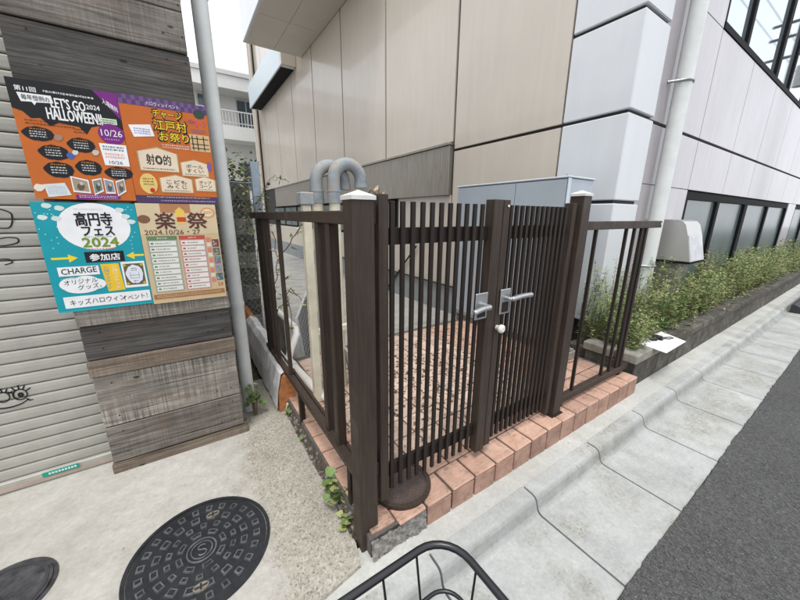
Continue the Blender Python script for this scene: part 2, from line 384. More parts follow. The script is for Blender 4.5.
# ------------------------------------------------------------------ manhole covers
def ring(mb, cx, cy, r0, r1, z0, z1, n=64, mi=0):
    for i in range(n):
        a, b = 2 * math.pi * i / n, 2 * math.pi * (i + 1) / n
        P = lambda r, t, z: (cx + r * math.cos(t), cy + r * math.sin(t), z)
        mb.add([P(r0, a, z1), P(r1, a, z1), P(r1, b, z1), P(r0, b, z1)], [(0, 1, 2, 3)], mi)
        mb.add([P(r1, a, z0), P(r1, b, z0), P(r1, b, z1), P(r1, a, z1)], [(0, 1, 2, 3)], mi)
        mb.add([P(r0, a, z0), P(r0, b, z0), P(r0, b, z1), P(r0, a, z1)], [(3, 2, 1, 0)], mi)
mx0, my0 = -.10, 1.255
mh = thing('manhole_cover', (mx0, my0, .106), 'large black cast iron manhole cover with ringed tread blocks and round emblem', 'manhole cover', )
mb = MB(); mb.cyl(mx0, my0, .09, .1085, .237, 64); mb.build('cover_plate', m_iron, mh)
mb = MB(); ring(mb, mx0, my0, .239, .252, .09, .1115); mb.build('outer_ring', m_iron, mh)
mb = MB()
for r0, r1 in ((.034, .039), (.047, .053)): ring(mb, mx0, my0, r0, r1, .108, .1125, 40)
mb.build('emblem', m_worn, mh)
ss = [(mx0 + .014 * math.cos(R(a)) + .002, my0 + .012 + .011 * math.sin(R(a)), .1105) for a in range(20, 271, 25)] + [(mx0 + .002 + .014 * math.cos(R(a)), my0 - .012 + .012 * math.sin(R(a)), .1105) for a in range(90, -161, -25)]
MB().tube(ss, .003, 6).build('emblem_letter', m_worn, mh)
def sector(r0, r1, a0, a1, z0, z1):
    n = 4; V = []; c = .004
    for z, q in ((z0, 0), (z1, 1)):
        ii = c * .4 * q
        for r in (r0 + ii, r1 - ii):
            for t in range(n + 1):
                a = a0 + ii / r + (a1 - a0 - 2 * ii / r) * t / n; V.append((r * math.cos(a), r * math.sin(a), z))
    o = 2 * (n + 1); F = []
    for t in range(n):
        F.append((o + t, o + n + 1 + t, o + n + 2 + t, o + t + 1))
        F.append((t + 1, o + t + 1, o + t, t)[::-1]); F.append((n + 1 + t, n + 2 + t, o + n + 2 + t, o + n + 1 + t))
    F.append((0, n + 1, o + n + 1, o)); F.append((n, o + n, o + 2 * n + 1, 2 * n + 1))
    mb = MB(); mb.add(V, F); return mb
for (r0, r1, n, fr) in ((.066, .088, 8, .62), (.103, .125, 14, .5), (.140, .168, 16, .56), (.186, .214, 24, .5)):
    hw = math.pi / n * fr; me = sector(r0, r1, -hw, hw, 0, .006).mesh('tread_block', m_worn)
    me2 = sector(r0 + .0042, r1 - .0042, -hw + .0045 / r0, hw - .0045 / r1, .001, .0066).mesh('tread_top', m_iron)
    for i in range(n):
        a = 2 * math.pi * (i + .25) / n
        o = place('tread_block', me, mh, (mx0, my0, .1083), (0, 0, a))
        place('tread_top', me2, o, (mx0, my0, .1083)); bpy.context.view_layer.update()
for (dx, dy) in ((.05, .15), (-.01, -.155)):
    pts = [(mx0 + dx + .026 * math.cos(t / 14 * math.tau), my0 + dy + .016 * math.sin(t / 14 * math.tau)) for t in range(14)]
    mb = MB(); mb.ext(pts, 'z', .108, .1165); mb.build('keyhole_cap', plain('sandy_dirt', (.17, .15, .12), .95, 0, .5, 60, .6), mh)
    mb = MB(); mb.box(mx0 + dx - .02, mx0 + dx + .02, my0 + dy - .003, my0 + dy + .003, .1163, .1175); mb.box(mx0 + dx - .003, mx0 + dx + .003, my0 + dy - .012, my0 + dy + .012, .1163, .1177); mb.build('keyhole_slot', m_iron, mh)
sm = thing('drain_cover', (-.69, 1.44, .106), 'small scuffed black round drain lid near the roller shutter', 'drain lid')
mb = MB(); mb.cyl(-.69, 1.44, .09, .115, .128, 48); ring(mb, -.69, 1.44, .128, .142, .09, .109, 48); mb.build('lid_plate', plain('scuffed_black', (.05, .05, .055), .55, .2, .8, 18, .3), sm)
mb = MB(); ring(mb, -.69, 1.44, .108, .118, .114, .117, 40); mb.build('lid_rim', m_rub, sm)

# ------------------------------------------------------------------ shop with roller shutter and plank cladding
shop = thing('shop_building', (-3, 5, 0), 'grey rendered shop building behind the plank cladding and roller shutter', 'building')
mb = MB(); mb.box(-9, .10, 2.16, 7.5, 0, 3.3); mb.build('wall', plain('shop_render', (.30, .275, .25), .8, 0, .15, 2, .2), shop)
mb = MB(); mb.box(-9.1, .125, 2.02, 7.6, 3.3, 3.42); mb.build('roof', m_steel, shop)
mb = MB(); mb.box(-9, -.45, 2.0, 2.16, 2.62, 3.2); mb.build('shutter_box', m_shut, shop)
wn = MB().box(.10, .125, 4.6, 5.6, 1.6, 2.8).build('window', m_frame, shop); MB().box(.12, .131, 4.66, 5.54, 1.66, 2.74).build('pane', m_dglass, wn)
sh = thing('roller_shutter', (-1.5, 2.09, .1), 'cream painted roller shutter with black marker doodles', 'shutter')
pitch = .0575; prof = [(2.13, 0), (2.0935, .0005), (2.0885, .003), (2.0865, .008), (2.0852, .03), (2.0862, .047), (2.0885, .0525), (2.0945, .0548), (2.112, .0560), (2.13, .0575)]
me = MB().ext(prof, 'x', -1.9, 1.9).mesh('slat', m_shut)
NS = 43
for i in range(NS): place('slat', me, sh, (-2.33, 0, .163 + pitch * i))
bar = MB().cbox(-4.2, -.43, 2.07, 2.12, .104, .162, .006).build('bottom_bar', m_shut, sh)
MB().box(-4.2, -.43, 2.064, 2.069, .118, .134).build('seal_strip', m_shutbar, bar)
MB().box(-.727, -.597, 2.0605, 2.0635, .139, .162).build('sticker', flat((.02, .30, .22)), bar)
def stroke(mb, pts, wd, y):
    # flat pen stroke on a wall, pts (x, z)
    V = []
    for i, p in enumerate(pts):
        a = Vector(pts[max(0, i - 1)]); b = Vector(pts[min(len(pts) - 1, i + 1)]); t = (b - a)
        t = t.normalized() if t.length > 1e-9 else Vector((1, 0)); n = Vector((-t.y, t.x)) * wd * (.6 + .4 * math.sin(math.pi * (i + .5) / len(pts)))
        V += [(p[0] + n.x, y, p[1] + n.y), (p[0] - n.x, y, p[1] - n.y)]
    mb.add(V, [(2 * i, 2 * i + 1, 2 * i + 3, 2 * i + 2) for i in range(len(pts) - 1)])
def smooth(P, n=5):
    out = []
    for i in range(len(P) - 1):
        p0, p1, p2, p3 = P[max(0, i - 1)], P[i], P[i + 1], P[min(len(P) - 1, i + 2)]
        for k_ in range(n):
            t = k_ / n; out.append(tuple(.5 * (2 * b + (c - a) * t + (2 * a - 5 * b + 4 * c - d) * t * t + (3 * b - a - 3 * c + d) * t ** 3) for a, b, c, d in zip(p0, p1, p2, p3)))
    return out + [P[-1]]
def arc(cx, cz, rx, rz, a0, a1, n=14): return [(cx + rx * math.cos(R(a0 + (a1 - a0) * i / n)), cz + rz * math.sin(R(a0 + (a1 - a0) * i / n))) for i in range(n + 1)]
yy = 2.0838
def doodle(*strokes):
    mb = MB()
    for q, wd in strokes: stroke(mb, q, wd, yy)
    mb.build('marker_doodle', flat((.012, .012, .012)), sh)
def ray_(cx, cz, a, rr): return [(cx + r * math.cos(R(a)), cz + r * 1.1 * math.sin(R(a))) for r in rr]
doodle((arc(-.722, .583, .022, .026, 0, 360, 20), .0032)); doodle((arc(-.72, .581, .006, .008, 0, 360, 10), .005)); doodle((arc(-.775, .585, .02, .024, 0, 360, 20), .0032))
for a in (150, 118, 88, 60, 30): doodle((ray_(-.722, .583, a, (.024, .034, .043)), .003)); doodle((ray_(-.775, .585, a, (.022, .031, .04)), .003))
doodle((arc(-.765, .585, .078, .055, 205, 325, 18), .0034)); doodle(([(-.706, .558), (-.698, .545), (-.688, .546)], .003))
for P_ in ([(-.70, 1.40), (-.64, 1.415), (-.593, 1.40), (-.588, 1.375), (-.60, 1.34), (-.62, 1.333), (-.66, 1.34)], [(-.66, 1.285), (-.62, 1.295), (-.59, 1.29), (-.594, 1.272), (-.63, 1.262), (-.66, 1.262)], [(-.70, 1.20), (-.64, 1.205), (-.625, 1.19), (-.65, 1.18)]): doodle((smooth(P_), .0026))
sk = [o for o in bar.children if o.name.startswith('sticker')][0]
mb = MB()
for i in range(9): x = -.705 + i * .0115; mb.box(x, x + .008, 2.0597, 2.0604, .146, .156)
o = mb.build('small_print', flat((.6, .7, .66)), sk); o['kind'] = 'stuff'
pw = thing('plank_cladding', (-.14, 1.98, .09), 'weathered grey timber plank cladding on the shop front', 'cladding')
PK = [(.088, .158, 1.946, 3), (.161, .364, 1.960, 0), (.367, .640, 1.962, 2), (.644, .724, 1.946, 3), (.727, .893, 1.960, 1), (.897, .985, 1.950, 2), (.988, 1.20, 1.962, 0), (1.203, 1.42, 1.960, 1),
      (1.424, 1.66, 1.962, 0), (1.663, 1.86, 1.960, 2), (1.864, 2.094, 1.962, 1), (2.098, 2.32, 1.956, 0), (2.324, 2.56, 1.962, 1), (2.564, 2.8, 1.958, 0)]
for i, (z0, z1, y, mi) in enumerate(PK):
    xr = .18 if z1 < .2 else (.168 if z1 < 1.1 else .135)
    mb = MB(); mb.cbox(-.449 + random.uniform(-.004, .004), xr + random.uniform(-.003, .004), y, 2.03, z0, z1 - .001, .004); mb.build('plank', m_wood[mi], pw)
mb = MB(); mb.box(-.43, .16, 2.03, 2.16, .1, 1.0); mb.box(-.43, .12, 2.03, 2.16, 1.0, 2.8); mb.build('batten_backing', m_black, pw)
mb = MB()
for z in (.21, .33, .42, .6, .78, .86, 2.06, 2.16, 2.28):
    for x in (.12, .05, -.38):
        mb.cyl(0, 0, 0, 0, 0, 3) if False else mb.add([(x + .004 * math.cos(t), 1.9555 if z < 2.1 else 1.9545, z + .004 * math.sin(t)) for t in (0, 1.05, 2.1, 3.14, 4.2, 5.2)], [tuple(range(6))[::-1]])
mb.build('nail_heads', flat((.015, .013, .012)), pw)
m_bk = flat((.03, .03, .03))

# ------------------------------------------------------------------ posters
fontcache = {}
def text_geo(s, off=0.0):
    if (s, off) in fontcache: return fontcache[s, off]
    cu = bpy.data.curves.new('t', 'FONT'); cu.body = s; cu.offset = off; cu.resolution_u = 2; ob = bpy.data.objects.new('t', cu); C.objects.link(ob)
    dg = bpy.context.evaluated_depsgraph_get(); dg.update(); me = bpy.data.meshes.new_from_object(ob.evaluated_get(dg))
    V = [tuple(v.co) for v in me.vertices]; F = [tuple(p.vertices) for p in me.polygons]
    bpy.data.objects.remove(ob); bpy.data.curves.remove(cu); bpy.data.meshes.remove(me)
    if not V: V = [(0, 0, 0)]
    fontcache[s, off] = (V, F); return V, F
class Poster:
    def __init__(s, x0, x1, z0, z1, y, base, label):
        s.x0, s.x1, s.z0, s.z1, s.y = x0, x1, z0, z1, y; s.sp = {}
        mb = MB(); mb.box(x0, x1, y, y + .0012, z0, z1); s.o = mb.build('poster', flat(base)); tag(s.o, label, 'poster', 'festival posters pinned to the planks')
        s.k = 0
    def P(s, u, v, L): return (s.x0 + u * (s.x1 - s.x0), s.y - .0004 * L, s.z1 - v * (s.z1 - s.z0))
    def poly(s, L, c, pts, mb=None):
        a = sum(pts[i][0] * pts[(i + 1) % len(pts)][1] - pts[(i + 1) % len(pts)][0] * pts[i][1] for i in range(len(pts)))
        if a > 0: pts = pts[::-1]
        if mb is None: s.k += 1; L = L + .012 * (s.k % 60)
        q = mb or MB(); q.add([s.P(u, v, L) for u, v in pts], [tuple(range(len(pts)))])
        if mb is None: q.build('printed_panel', flat(c), s.o)
    def rect(s, L, c, u0, v0, u1, v1, mb=None): s.poly(L, c, [(u0, v0), (u1, v0), (u1, v1), (u0, v1)], mb)
    def ell(s, L, c, u, v, ru, rv, n=22, wob=0, mb=None):
        s.poly(L, c, [(u + ru * math.cos(t * math.tau / n) * (1 + wob * math.sin(5 * t)), v + rv * math.sin(t * math.tau / n) * (1 + wob * math.cos(4 * t))) for t in range(n)], mb)
    def small(s, L, c): return s.sp.setdefault((L, c), MB())
    def text(s, L, c, t, u0, v0, u1, v1, off=.01, slant=0):
        V, F = text_geo(t); xs = [q[0] for q in V]; ys = [q[1] for q in V]; bold = min(off, .05) * (v1 - v0) * .8
        ax, bx, ay, by = min(xs), max(xs), min(ys), max(ys); L += .72
        sx = (u1 - u0) / max(1e-6, bx - ax); sy = (v1 - v0) / max(1e-6, by - ay); mb = MB()
        sh_ = [(0, 0)] if bold < 1e-5 else [(math.cos(i * 1.0472) * bold, math.sin(i * 1.0472) * bold) for i in range(6)]
        for i, (du, dv) in enumerate(sh_):
            mb.add([s.P(u0 + (x - ax) * sx + du * 1.3, v1 - (y - ay) * sy + slant * ((x - ax) * sx) + dv, L + .04 * i) for x, y, z in V], F)
        mb.build('lettering', flat(c), s.o)
    def lines(s, L, c, u0, v0, u1, v1, n, fill=.5):
        dv = (v1 - v0) / n; mb = s.small(L + .72, c)
        for i in range(n):
            u = u0
            while u < u1 - .004:
                l = min(random.uniform(.010, .03), u1 - u)
                for k_ in range(2):
                    h = dv * fill / 2; a = v0 + dv * (i + .5) - h + h * k_ + random.uniform(0, h * .3); s.rect(L + .72, c, u + random.uniform(0, .003), a, u + l - random.uniform(0, .004), a + h * .62, mb)
                u += l + .005
    def done(s):
        for (L, c), mb in s.sp.items():
            o = mb.build('small_print', flat(c), s.o); o['kind'] = 'stuff'
WH, BK, OR, PU, YE = (.80, .80, .80), (.012, .012, .014), (.52, .13, .022), (.18, .02, .20), (.78, .6, .03)
p = Poster(-.468, -.150, 1.453, 1.884, 1.9415, OR, 'orange and black Halloween party poster with dripping black header')
drip = [(0, 0), (.78, 0), (1, .2), (1, .33), (.95, .31), (.88, .36), (.80, .37), (.76, .31), (.68, .33), (.62, .40), (.56, .34), (.46, .33), (.38, .32), (.30, .36), (.22, .30), (.14, .31), (.08, .26), (0, .24)]
p.poly(1, BK, drip); p.poly(2, PU, [(.76, 0), (1, 0), (1, .235)])
p.text(3, WH, '第11回', .06, .055, .24, .095, .02); p.poly(2, WH, [(.07, .11), (.36, .105), (.37, .165), (.22, .175), (.20, .20), (.18, .175), (.09, .18)])
p.text(3, BK, '毎年恒例の', .10, .12, .34, .163, .01); p.lines(3, WH, .30, .06, .76, .088, 1, .6)
p.text(3, WH, "LET'S GO", .345, .115, .66, .20, .028); p.text(3, WH, '2024', .67, .135, .80, .175, .02); p.text(3, WH, 'HALLOWEEN!!', .29, .205, .80, .30, .03)
p.text(3, WH, '入場無料', .84, .055, .985, .105, .01, .5)
p.rect(3, (.55, .68, .5), .78, .235, .95, .285); p.lines(4, BK, .79, .242, .94, .28, 2)
p.ell(3, PU, .87, .375, .135, .095); p.text(4, WH, '10/26', .765, .335, .98, .395, .0); p.lines(4, (.6, .3, .6), .79, .41, .95, .435, 1)
p.lines(3, BK, .08, .315, .52, .365, 2, .4); p.lines(3, BK, .5, .35, .6, .40, 2, .4)
for (u, v, ru, rv) in ((.17, .435, .14, .06), (.27, .585, .14, .065), (.545, .50, .135, .065), (.28, .735, .14, .07), (.57, .70, .13, .07), (.87, .735, .15, .06)):
    p.ell(2, BK, u, v, ru, rv, 26, .05); p.lines(3, WH, u - ru * .55, v - rv * .45, u + ru * .5, v + rv * .55, 3, .45); p.lines(3, (.6, .25, .05), u - ru * .5, v - rv * .8, u + ru * .5, v - rv * .5, 1, .5)
p.poly(3, WH, [(.72, .465), (1, .465), (1, .665), (.74, .665)]); p.lines(4, BK, .75, .48, .97, .53, 2, .6); p.lines(4, (.8, .25, .12), .76, .545, .96, .60, 2, .6); p.text(4, BK, '10/26', .79, .62, .93, .65, .0)
for (u, v, c, r) in ((.345, .45, (.35, .2, .15), .04), (.42, .60, (.05, .12, .35), .04), (.67, .555, (.55, .5, .45), .035), (.47, .57, (.6, .6, .55), .03)): p.ell(4, c, u, v, r, r * .75, 9, .2)
for i, (u, c) in enumerate(((.45, (.35, .28, .2)), (.62, (.2, .24, .2)), (.74, (.25, .28, .3)), (.86, (.3, .25, .22)))):
    w_ = .085 if i == 0 else .05; t = (-.015, .01, -.01, .015)[i]
    p.poly(4, WH, [(u - w_, .80 + t), (u + w_, .80 - t), (u + w_, .925 - t), (u - w_, .945 + t)]); p.poly(5, c, [(u - w_ * .85, .812 + t), (u + w_ * .85, .812 - t), (u + w_ * .85, .91 - t), (u - w_ * .85, .93 + t)])
    p.ell(6, tuple(x * .35 for x in c), u, .88, w_ * .45, .035, 9, .15); p.ell(6, (.55, .45, .38), u + .01, .85, w_ * .25, .016, 9)
p.poly(3, (.62, .66, .68), [(.10, .87), (.30, .85), (.34, .96), (.12, .985)]); p.lines(4, (.3, .35, .4), .13, .88, .30, .96, 5, .35); p.ell(3, (.7, .65, .55), .06, .90, .05, .035, 9, .2)
p.poly(3, PU, [(.38, .955), (.83, .94), (.83, .985), (.38, .998)]); p.lines(4, WH, .41, .955, .80, .985, 2, .5)
p.done()

p = Poster(-.1485, .176, 1.446, 1.889, 1.9415, OR, 'orange shooting gallery and games festival poster with yellow title lettering')
p.rect(1, (.09, .05, .13), 0, 0, 1, .085)
for i in range(22):
    for j in range(2):
        if (i + j) % 2: p.rect(2, (.16, .08, .22), i / 22, .0 + j * .042, (i + 1) / 22, .042 + j * .042)
p.text(3, (.75, .72, .82), 'ハロウィンイベント', .29, .035, .66, .07, .01)
def outl(t, u0, v0, u1, v1, c=YE):
    p.text(3, BK, t, u0, v0, u1, v1, .05); p.text(3, BK, t, u0 - .012, v0 - .01, u1 + .012, v1 + .01, .05); p.text(4, c, t, u0, v0, u1, v1, .012)
outl('チャージ', .35, .10, .68, .17); outl('江戸村', .34, .19, .72, .285); outl('お祭り', .38, .30, .73, .385)
p.text(4, (.75, .05, .25), '2・7', .84, .145, .96, .205, .03); p.text(4, (.35, .05, .2), '10/26', .75, .15, .83, .185, .01); p.lines(4, (.1, .1, .35), .77, .235, .97, .275, 2, .5)
p.rect(2, (.60, .42, .22), .74, .29, .99, .455)
for u in (.77, .83, .91): p.rect(3, BK, u, .30, u + .012, .445)
for v in (.325, .38, .42): p.rect(3, BK, .755, v, .975, v + .008)
p.poly(2, WH, [(.06, .27), (.30, .245), (.33, .35), (.10, .375)]); p.lines(3, (.15, .15, .45), .11, .285, .29, .345, 3, .55)
p.lines(3, WH, .40, .41, .73, .455, 2, .5)
CR = (.72, .6, .45)
def ema(u0, v0, u1, v1, t, sub=True):
    h = v1 - v0; p.poly(2, (.45, .25, .1), [(u0 - .02, v0 + h * .2), ((u0 + u1) / 2, v0 - h * .07), (u1 + .02, v0 + h * .2), (u1 + .01, v1 + .01), (u0 - .01, v1 + .01)])
    p.poly(3, CR, [(u0, v0 + h * .2), ((u0 + u1) / 2, v0), (u1, v0 + h * .2), (u1, v1), (u0, v1)])
    n = len(t)
    for i, s_ in enumerate(t): 
        d = h * .56 / n; p.text(4, BK, s_, u0 + (u1 - u0) * .18, v0 + h * .28 + d * i, u1 - (u1 - u0) * .18, v0 + h * .28 + d * (i + .82), .015)
    p.lines(4, BK, u0 + .03, v1 - h * .14, u1 - .03, v1 - h * .04, 1, .5)
ema(.11, .46, .55, .68, ['射◎的']); ema(.59, .55, .92, .71, ['ボール', 'すくい']); ema(.31, .715, .69, .885, ['こども', 'みくじ']); ema(.74, .715, .99, .86, ['ポップ', 'コーン'])
p.ell(3, (.72, .52, .16), .17, .81, .1, .10, 18); p.lines(4, BK, .11, .75, .23, .83, 3, .5); p.ell(4, (.5, .03, .03), .2, .875, .03, .025, 8)
p.ell(3, (.2, .1, .3), .945, .60, .03, .05, 9, .2); p.ell(3, (.03, .06, .05), .90, .085, .07, .045, 14)
p.rect(1, (.07, .04, .11), 0, .925, 1, 1); p.lines(3, (.6, .45, .65), .28, .965, .97, .985, 1, .6); p.lines(3, (.75, .6, .3), .12, .93, .9, .95, 1, .5)
p.done()

TE = (.01, .30, .36)
p = Poster(-.490, -.160, .975, 1.440, 1.940, TE, 'teal festival shop participation poster with handwritten marker notes')
p.ell(1, WH, .55, .215, .36, .215, 30); p.rect(2, WH, .60, .38, .62, .40)
p.text(3, BK, '高円寺', .37, .085, .73, .205, .035); p.text(3, BK, 'フェス', .41, .215, .73, .295, .045); p.text(3, (.17, .27, .02), '2024', .39, .315, .75, .40, .05)
p.lines(3, (.6, .6, .6), .38, .045, .66, .065, 1, .5); p.lines(3, BK, .42, .30, .70, .312, 1, .5); p.lines(3, (.6, .08, .08), .43, .41, .70, .432, 1, .6)
p.rect(2, BK, .38, .445, .78, .545); p.text(3, WH, '参加店', .425, .465, .735, .53, .035)
for a, b, d in ((.06, .31, 1), (1.0, .80, -1)):
    p.poly(2, YE, [(a, .485), (b - d * .09, .485), (b - d * .09, .46), (b, .495), (b - d * .09, .535), (b - d * .09, .505), (a, .505)])
for u, v in ((.08, .13), (.2, .14), (.14, .03), (.88, .12), (.93, .17), (.25, .05), (.83, .06)): p.ell(2, (.6, .68, .66), u, v, .05, .022, 12, .12)
for i in range(26): p.ell(3, (.55, .75, .78), random.choice((random.uniform(.02, .2), random.uniform(.86, .98))), random.uniform(.02, .43), .006, .005, 6)
p.rect(2, WH, .09, .575, .49, .66); p.text(3, BK, 'CHARGE', .12, .592, .465, .645, .015, -.03)
for u, v, a, b in ((.2, .74, .13, .065), (.33, .73, .14, .065), (.44, .75, .09, .05), (.28, .78, .17, .05)): p.ell(2, WH, u, v, a, b, 20)
p.lines(3, (.5, .5, .5), .10, .675, .3, .69, 1, .5); p.text(3, BK, 'オリジナル', .12, .70, .45, .745, .0, -.04); p.text(3, BK, 'グッズ〟', .24, .75, .48, .80, .0, -.05)
p.poly(2, (.78, .50, .03), [(.51, .565), (.70, .565), (.72, .83), (.54, .835)]); 
for u in (.56, .65):
    for i in range(7): p.text(3, WH if u > .6 else (.1, .3, .45), 'ショップアイテム'[i], u - .025, .585 + i * .034, u + .025, .61 + i * .034, .0)
p.rect(2, WH, .725, .555, .985, .815); p.rect(3, (.12, .11, .06), .745, .575, .965, .79); p.ell(4, (.70, .72, .78), .855, .683, .095, .093, 26, .06)
for u, v in ((.76, .59), (.95, .59), (.765, .775), (.95, .775)): p.ell(4, (.5, .38, .03), u, v, .018, .014, 8, .2)
for a in ((.825, .62, .885, .627), (.825, .64, .885, .645), (.80, .69, .91, .694), (.83, .62, .834, .65), (.88, .62, .884, .65), (.805, .66, .809, .72), (.90, .66, .904, .72), (.805, .72, .905, .724)): p.rect(5, (.25, .27, .33), *a)
p.lines(5, BK, .83, .745, .88, .76, 1, .7)
p.rect(2, WH, .075, .855, .985, .965); p.lines(3, (.5, .5, .5), .09, .865, .25, .875, 1, .5); p.text(3, BK, 'キッズハロウィン', .13, .885, .70, .945, .0, -.02); p.text(3, BK, 'イベント！', .66, .895, .95, .945, .0, -.04)
p.poly(2, (.02, .36, .42), [(0, .985), (1, .985), (1, 1), (0, 1)]); p.done()

TA = (.58, .44, .26)
p = Poster(-.1585, .160, .968, 1.4435, 1.9405, TA, 'tan festival timetable poster with green and red programme columns')
p.rect(1, (.62, .50, .32), 0, 0, 1, .30); p.rect(1, (.42, .20, .09), .28, 0, .66, .09)
p.poly(2, (.75, .5, .1), [(.46, .07), (.52, .03), (.58, .07), (.57, .2), (.47, .2)])
p.text(3, (.10, .04, .03), '楽', .20, .085, .44, .245, .03); p.text(3, (.10, .04, .03), '祭', .60, .085, .86, .245, .03); p.rect(3, (.5, .07, .04), .47, .13, .585, .175)
p.ell(2, (.2, .1, .05), .07, .15, .075, .04); p.ell(2, (.65, .3, .12), .885, .085, .1, .055); p.ell(3, (.75, .62, .42), .885, .085, .075, .038); p.lines(4, BK, .83, .065, .94, .10, 2, .5)
p.text(3, (.12, .05, .03), '2024.10/26・27', .05, .255, .75, .30, .005)
for c, u0, u1 in (((.12, .22, .10), .06, .43), ((.48, .08, .06), .455, .80)):
    p.rect(2, c, u0, .315, u1, .355); p.lines(3, WH, u0 + .12, .328, u1 - .12, .345, 1, .7); p.rect(2, tuple(.55 * x + .25 for x in c), u0, .355, u1, .885)
    for i in range(9):
        v = .365 + i * .058; p.rect(3, (.74, .72, .66), u0 + .02, v, u1 - .02, v + .045); p.rect(4, c, u0 + .035, v + .014, u0 + .07, v + .03); p.lines(4, (.25, .2, .18), u0 + .09, v + .012, u1 - random.uniform(.06, .16), v + .032, 1, .7)
for i in range(9): p.rect(2, [(.65, .22, .15), (.7, .62, .55)][i % 2], .815, .34 + i * .055, .875, .38 + i * .055)
for i, c in enumerate(((.22, .05, .06), (.12, .15, .13), (.16, .2, .2), (.25, .28, .36), (.1, .13, .2))):
    v = .36 + .092 * i; p.rect(2, c, .89, v, .985, v + .08)
    for j in range(7): p.ell(3, tuple(random.uniform(.05, .6) for _ in range(3)), random.uniform(.905, .97), random.uniform(v + .012, v + .068), .012, .01, 7)
p.rect(2, (.35, .16, .06), .02, .905, .98, .955); p.lines(3, (.7, .58, .4), .06, .915, .93, .945, 2, .5); p.text(3, (.4, .05, .05), '2.0', .9, .83, .97, .87, .02)
p.done()

# ------------------------------------------------------------------ drainpipe by the shop
dp = thing('drain_pipe', (.232, 2.2, .075), 'pale grey vertical drainpipe with band clip beside the plank cladding', 'pipe')
mb = MB(); mb.cyl(.232, 2.2, .07, 3.5, .039, 24); mb.build('pipe', m_pipe_g, dp)
for z in (.84, 2.45):
    mb = MB(); mb.cyl(.232, 2.2, z, z + .025, .0425, 24); mb.box(.10, .2, 2.19, 2.21, z + .004, z + .021); mb.build('band_clip', m_pipe_g, dp)
mb = MB(); mb.cyl(.232, 2.2, 2.47, 2.56, .045, 24); mb.build('socket', m_pipe_g, dp)

# ------------------------------------------------------------------ tiled step and terrace
def zt(x): return .192 + .036 * max(0, min(1, (x - .5) / 1.1))
ter = thing('tiled_terrace', (1.6, 1.7, 0), 'terracotta tiled terrace and step under the brown gate', 'terrace')
mb = MB(); 
mb.add([(.452, .872, -.05), (2.75, .872, -.05), (2.75, .872, zt(2.7) - .012), (1.6, .872, zt(1.6) - .012), (.452, .872, zt(.45) - .012), (.452, 2.66, -.05), (2.75, 2.66, -.05), (2.75, 2.66, zt(2.7) - .012), (1.6, 2.66, zt(1.6) - .012), (.452, 2.66, zt(.45) - .012)],
       [(0, 1, 2, 3, 4), (4, 3, 8, 9), (3, 2, 7, 8), (9, 8, 7, 6, 5), (0, 4, 9, 5), (1, 6, 7, 2)]); mb.build('mortar_bed', m_mortar, ter)
TP = .1447; x = .574; edges = []
while x < 2.73: edges.append(x); x += TP
tilt = math.atan(.036 / 1.1)
def mk_nose(rr):
    mb = MB(); g = .0055; mb.cbox(g, TP - g, 0, .13, -.014, 0, .004); mb.build
    return mb.mesh('step_tile', m_tile)
nose, nose2 = mk_nose(True), mk_nose(False)
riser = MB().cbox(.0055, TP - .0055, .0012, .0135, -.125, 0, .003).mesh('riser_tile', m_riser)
for i, x in enumerate(edges):
    z = zt(x) ; ry = -tilt if .5 < x < 1.6 else 0
    if i == 0:
        place('step_tile', nose2, ter, (x, .858, z), (.0, ry, 0)); continue
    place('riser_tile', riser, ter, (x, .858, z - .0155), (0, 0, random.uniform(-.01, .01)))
    place('step_tile', nose, ter, (x, .858, z + random.uniform(-.0015, .0015)), (random.uniform(-.008, .008), ry, random.uniform(-.006, .006)))
mb = MB(); mb.cbox(.465, .572, .885, .985, zt(.45) - .012, zt(.45) + .002, .003); mb.build('step_tile', m_tile, ter)
mb = MB(); nx, nz = 46, 18; V = []
for j in range(nz):
    for i in range(nx):
        x = .452 + .262 * i / (nx - 1); z = .075 + (zt(x) - .014 - .075) * j / (nz - 1)
        V.append((x, .868 - .006 * math.sin(9 * x * 7 + 40 * z) * math.sin(70 * z + 31 * x) - random.uniform(0, .006) - .012 * (1 - j / nz), z))
mb.add(V, [(j * nx + i, j * nx + i + 1, (j + 1) * nx + i + 1, (j + 1) * nx + i) for j in range(nz - 1) for i in range(nx - 1)])
o = mb.build('broken_mortar', m_rubble, ter); 
# side row along the brown side railing + field pavers
flatt = MB().cbox(.004, TP - .004, .004, .1407, -.012, 0, .003).mesh('paver', m_tile)
fld = MB().cbox(.004, TP - .004, .004, .1407, -.012, 0, .003).mesh('paver', m_paver)
big = MB().cbox(.004, .21, .004, .1407, -.012, 0, .003).mesh('paver', m_tile)
for j in range(12):
    y = .99 + TP * j
    if y > 2.53: break
    place('paver', big, ter, (.458, y, zt(.5)))
    for i in range(int((2.72 - .672) / TP) + 1):
        x = .672 + TP * i
        if x + TP > 2.76 or (1 < 0): continue
        if 2.22 < x and y > 1.0 and x < 2.2: continue
        ry = -tilt if x < 1.52 else 0
        place('paver', flatt if (j < 1 or x > 1.9) else fld, ter, (x, y, zt(x) + random.uniform(-.001, .0012)), (0, ry, random.uniform(-.01, .01)))
# round brown lid
bl = thing('resin_drain_cover', (.69, 1.02, .2), 'round brown resin drain lid with brick pattern under the gate', 'drain lid')
mb = MB(); zc = zt(.7) + .004; mb.cyl(.69, 1.02, zc - .01, zc + .006, .118, 48); mb.build('lid_plate', m_resin, bl)
mb = MB(); ring(mb, .69, 1.02, .118, .138, zc - .01, zc + .010, 48); mb.build('lid_rim', m_brown, bl)
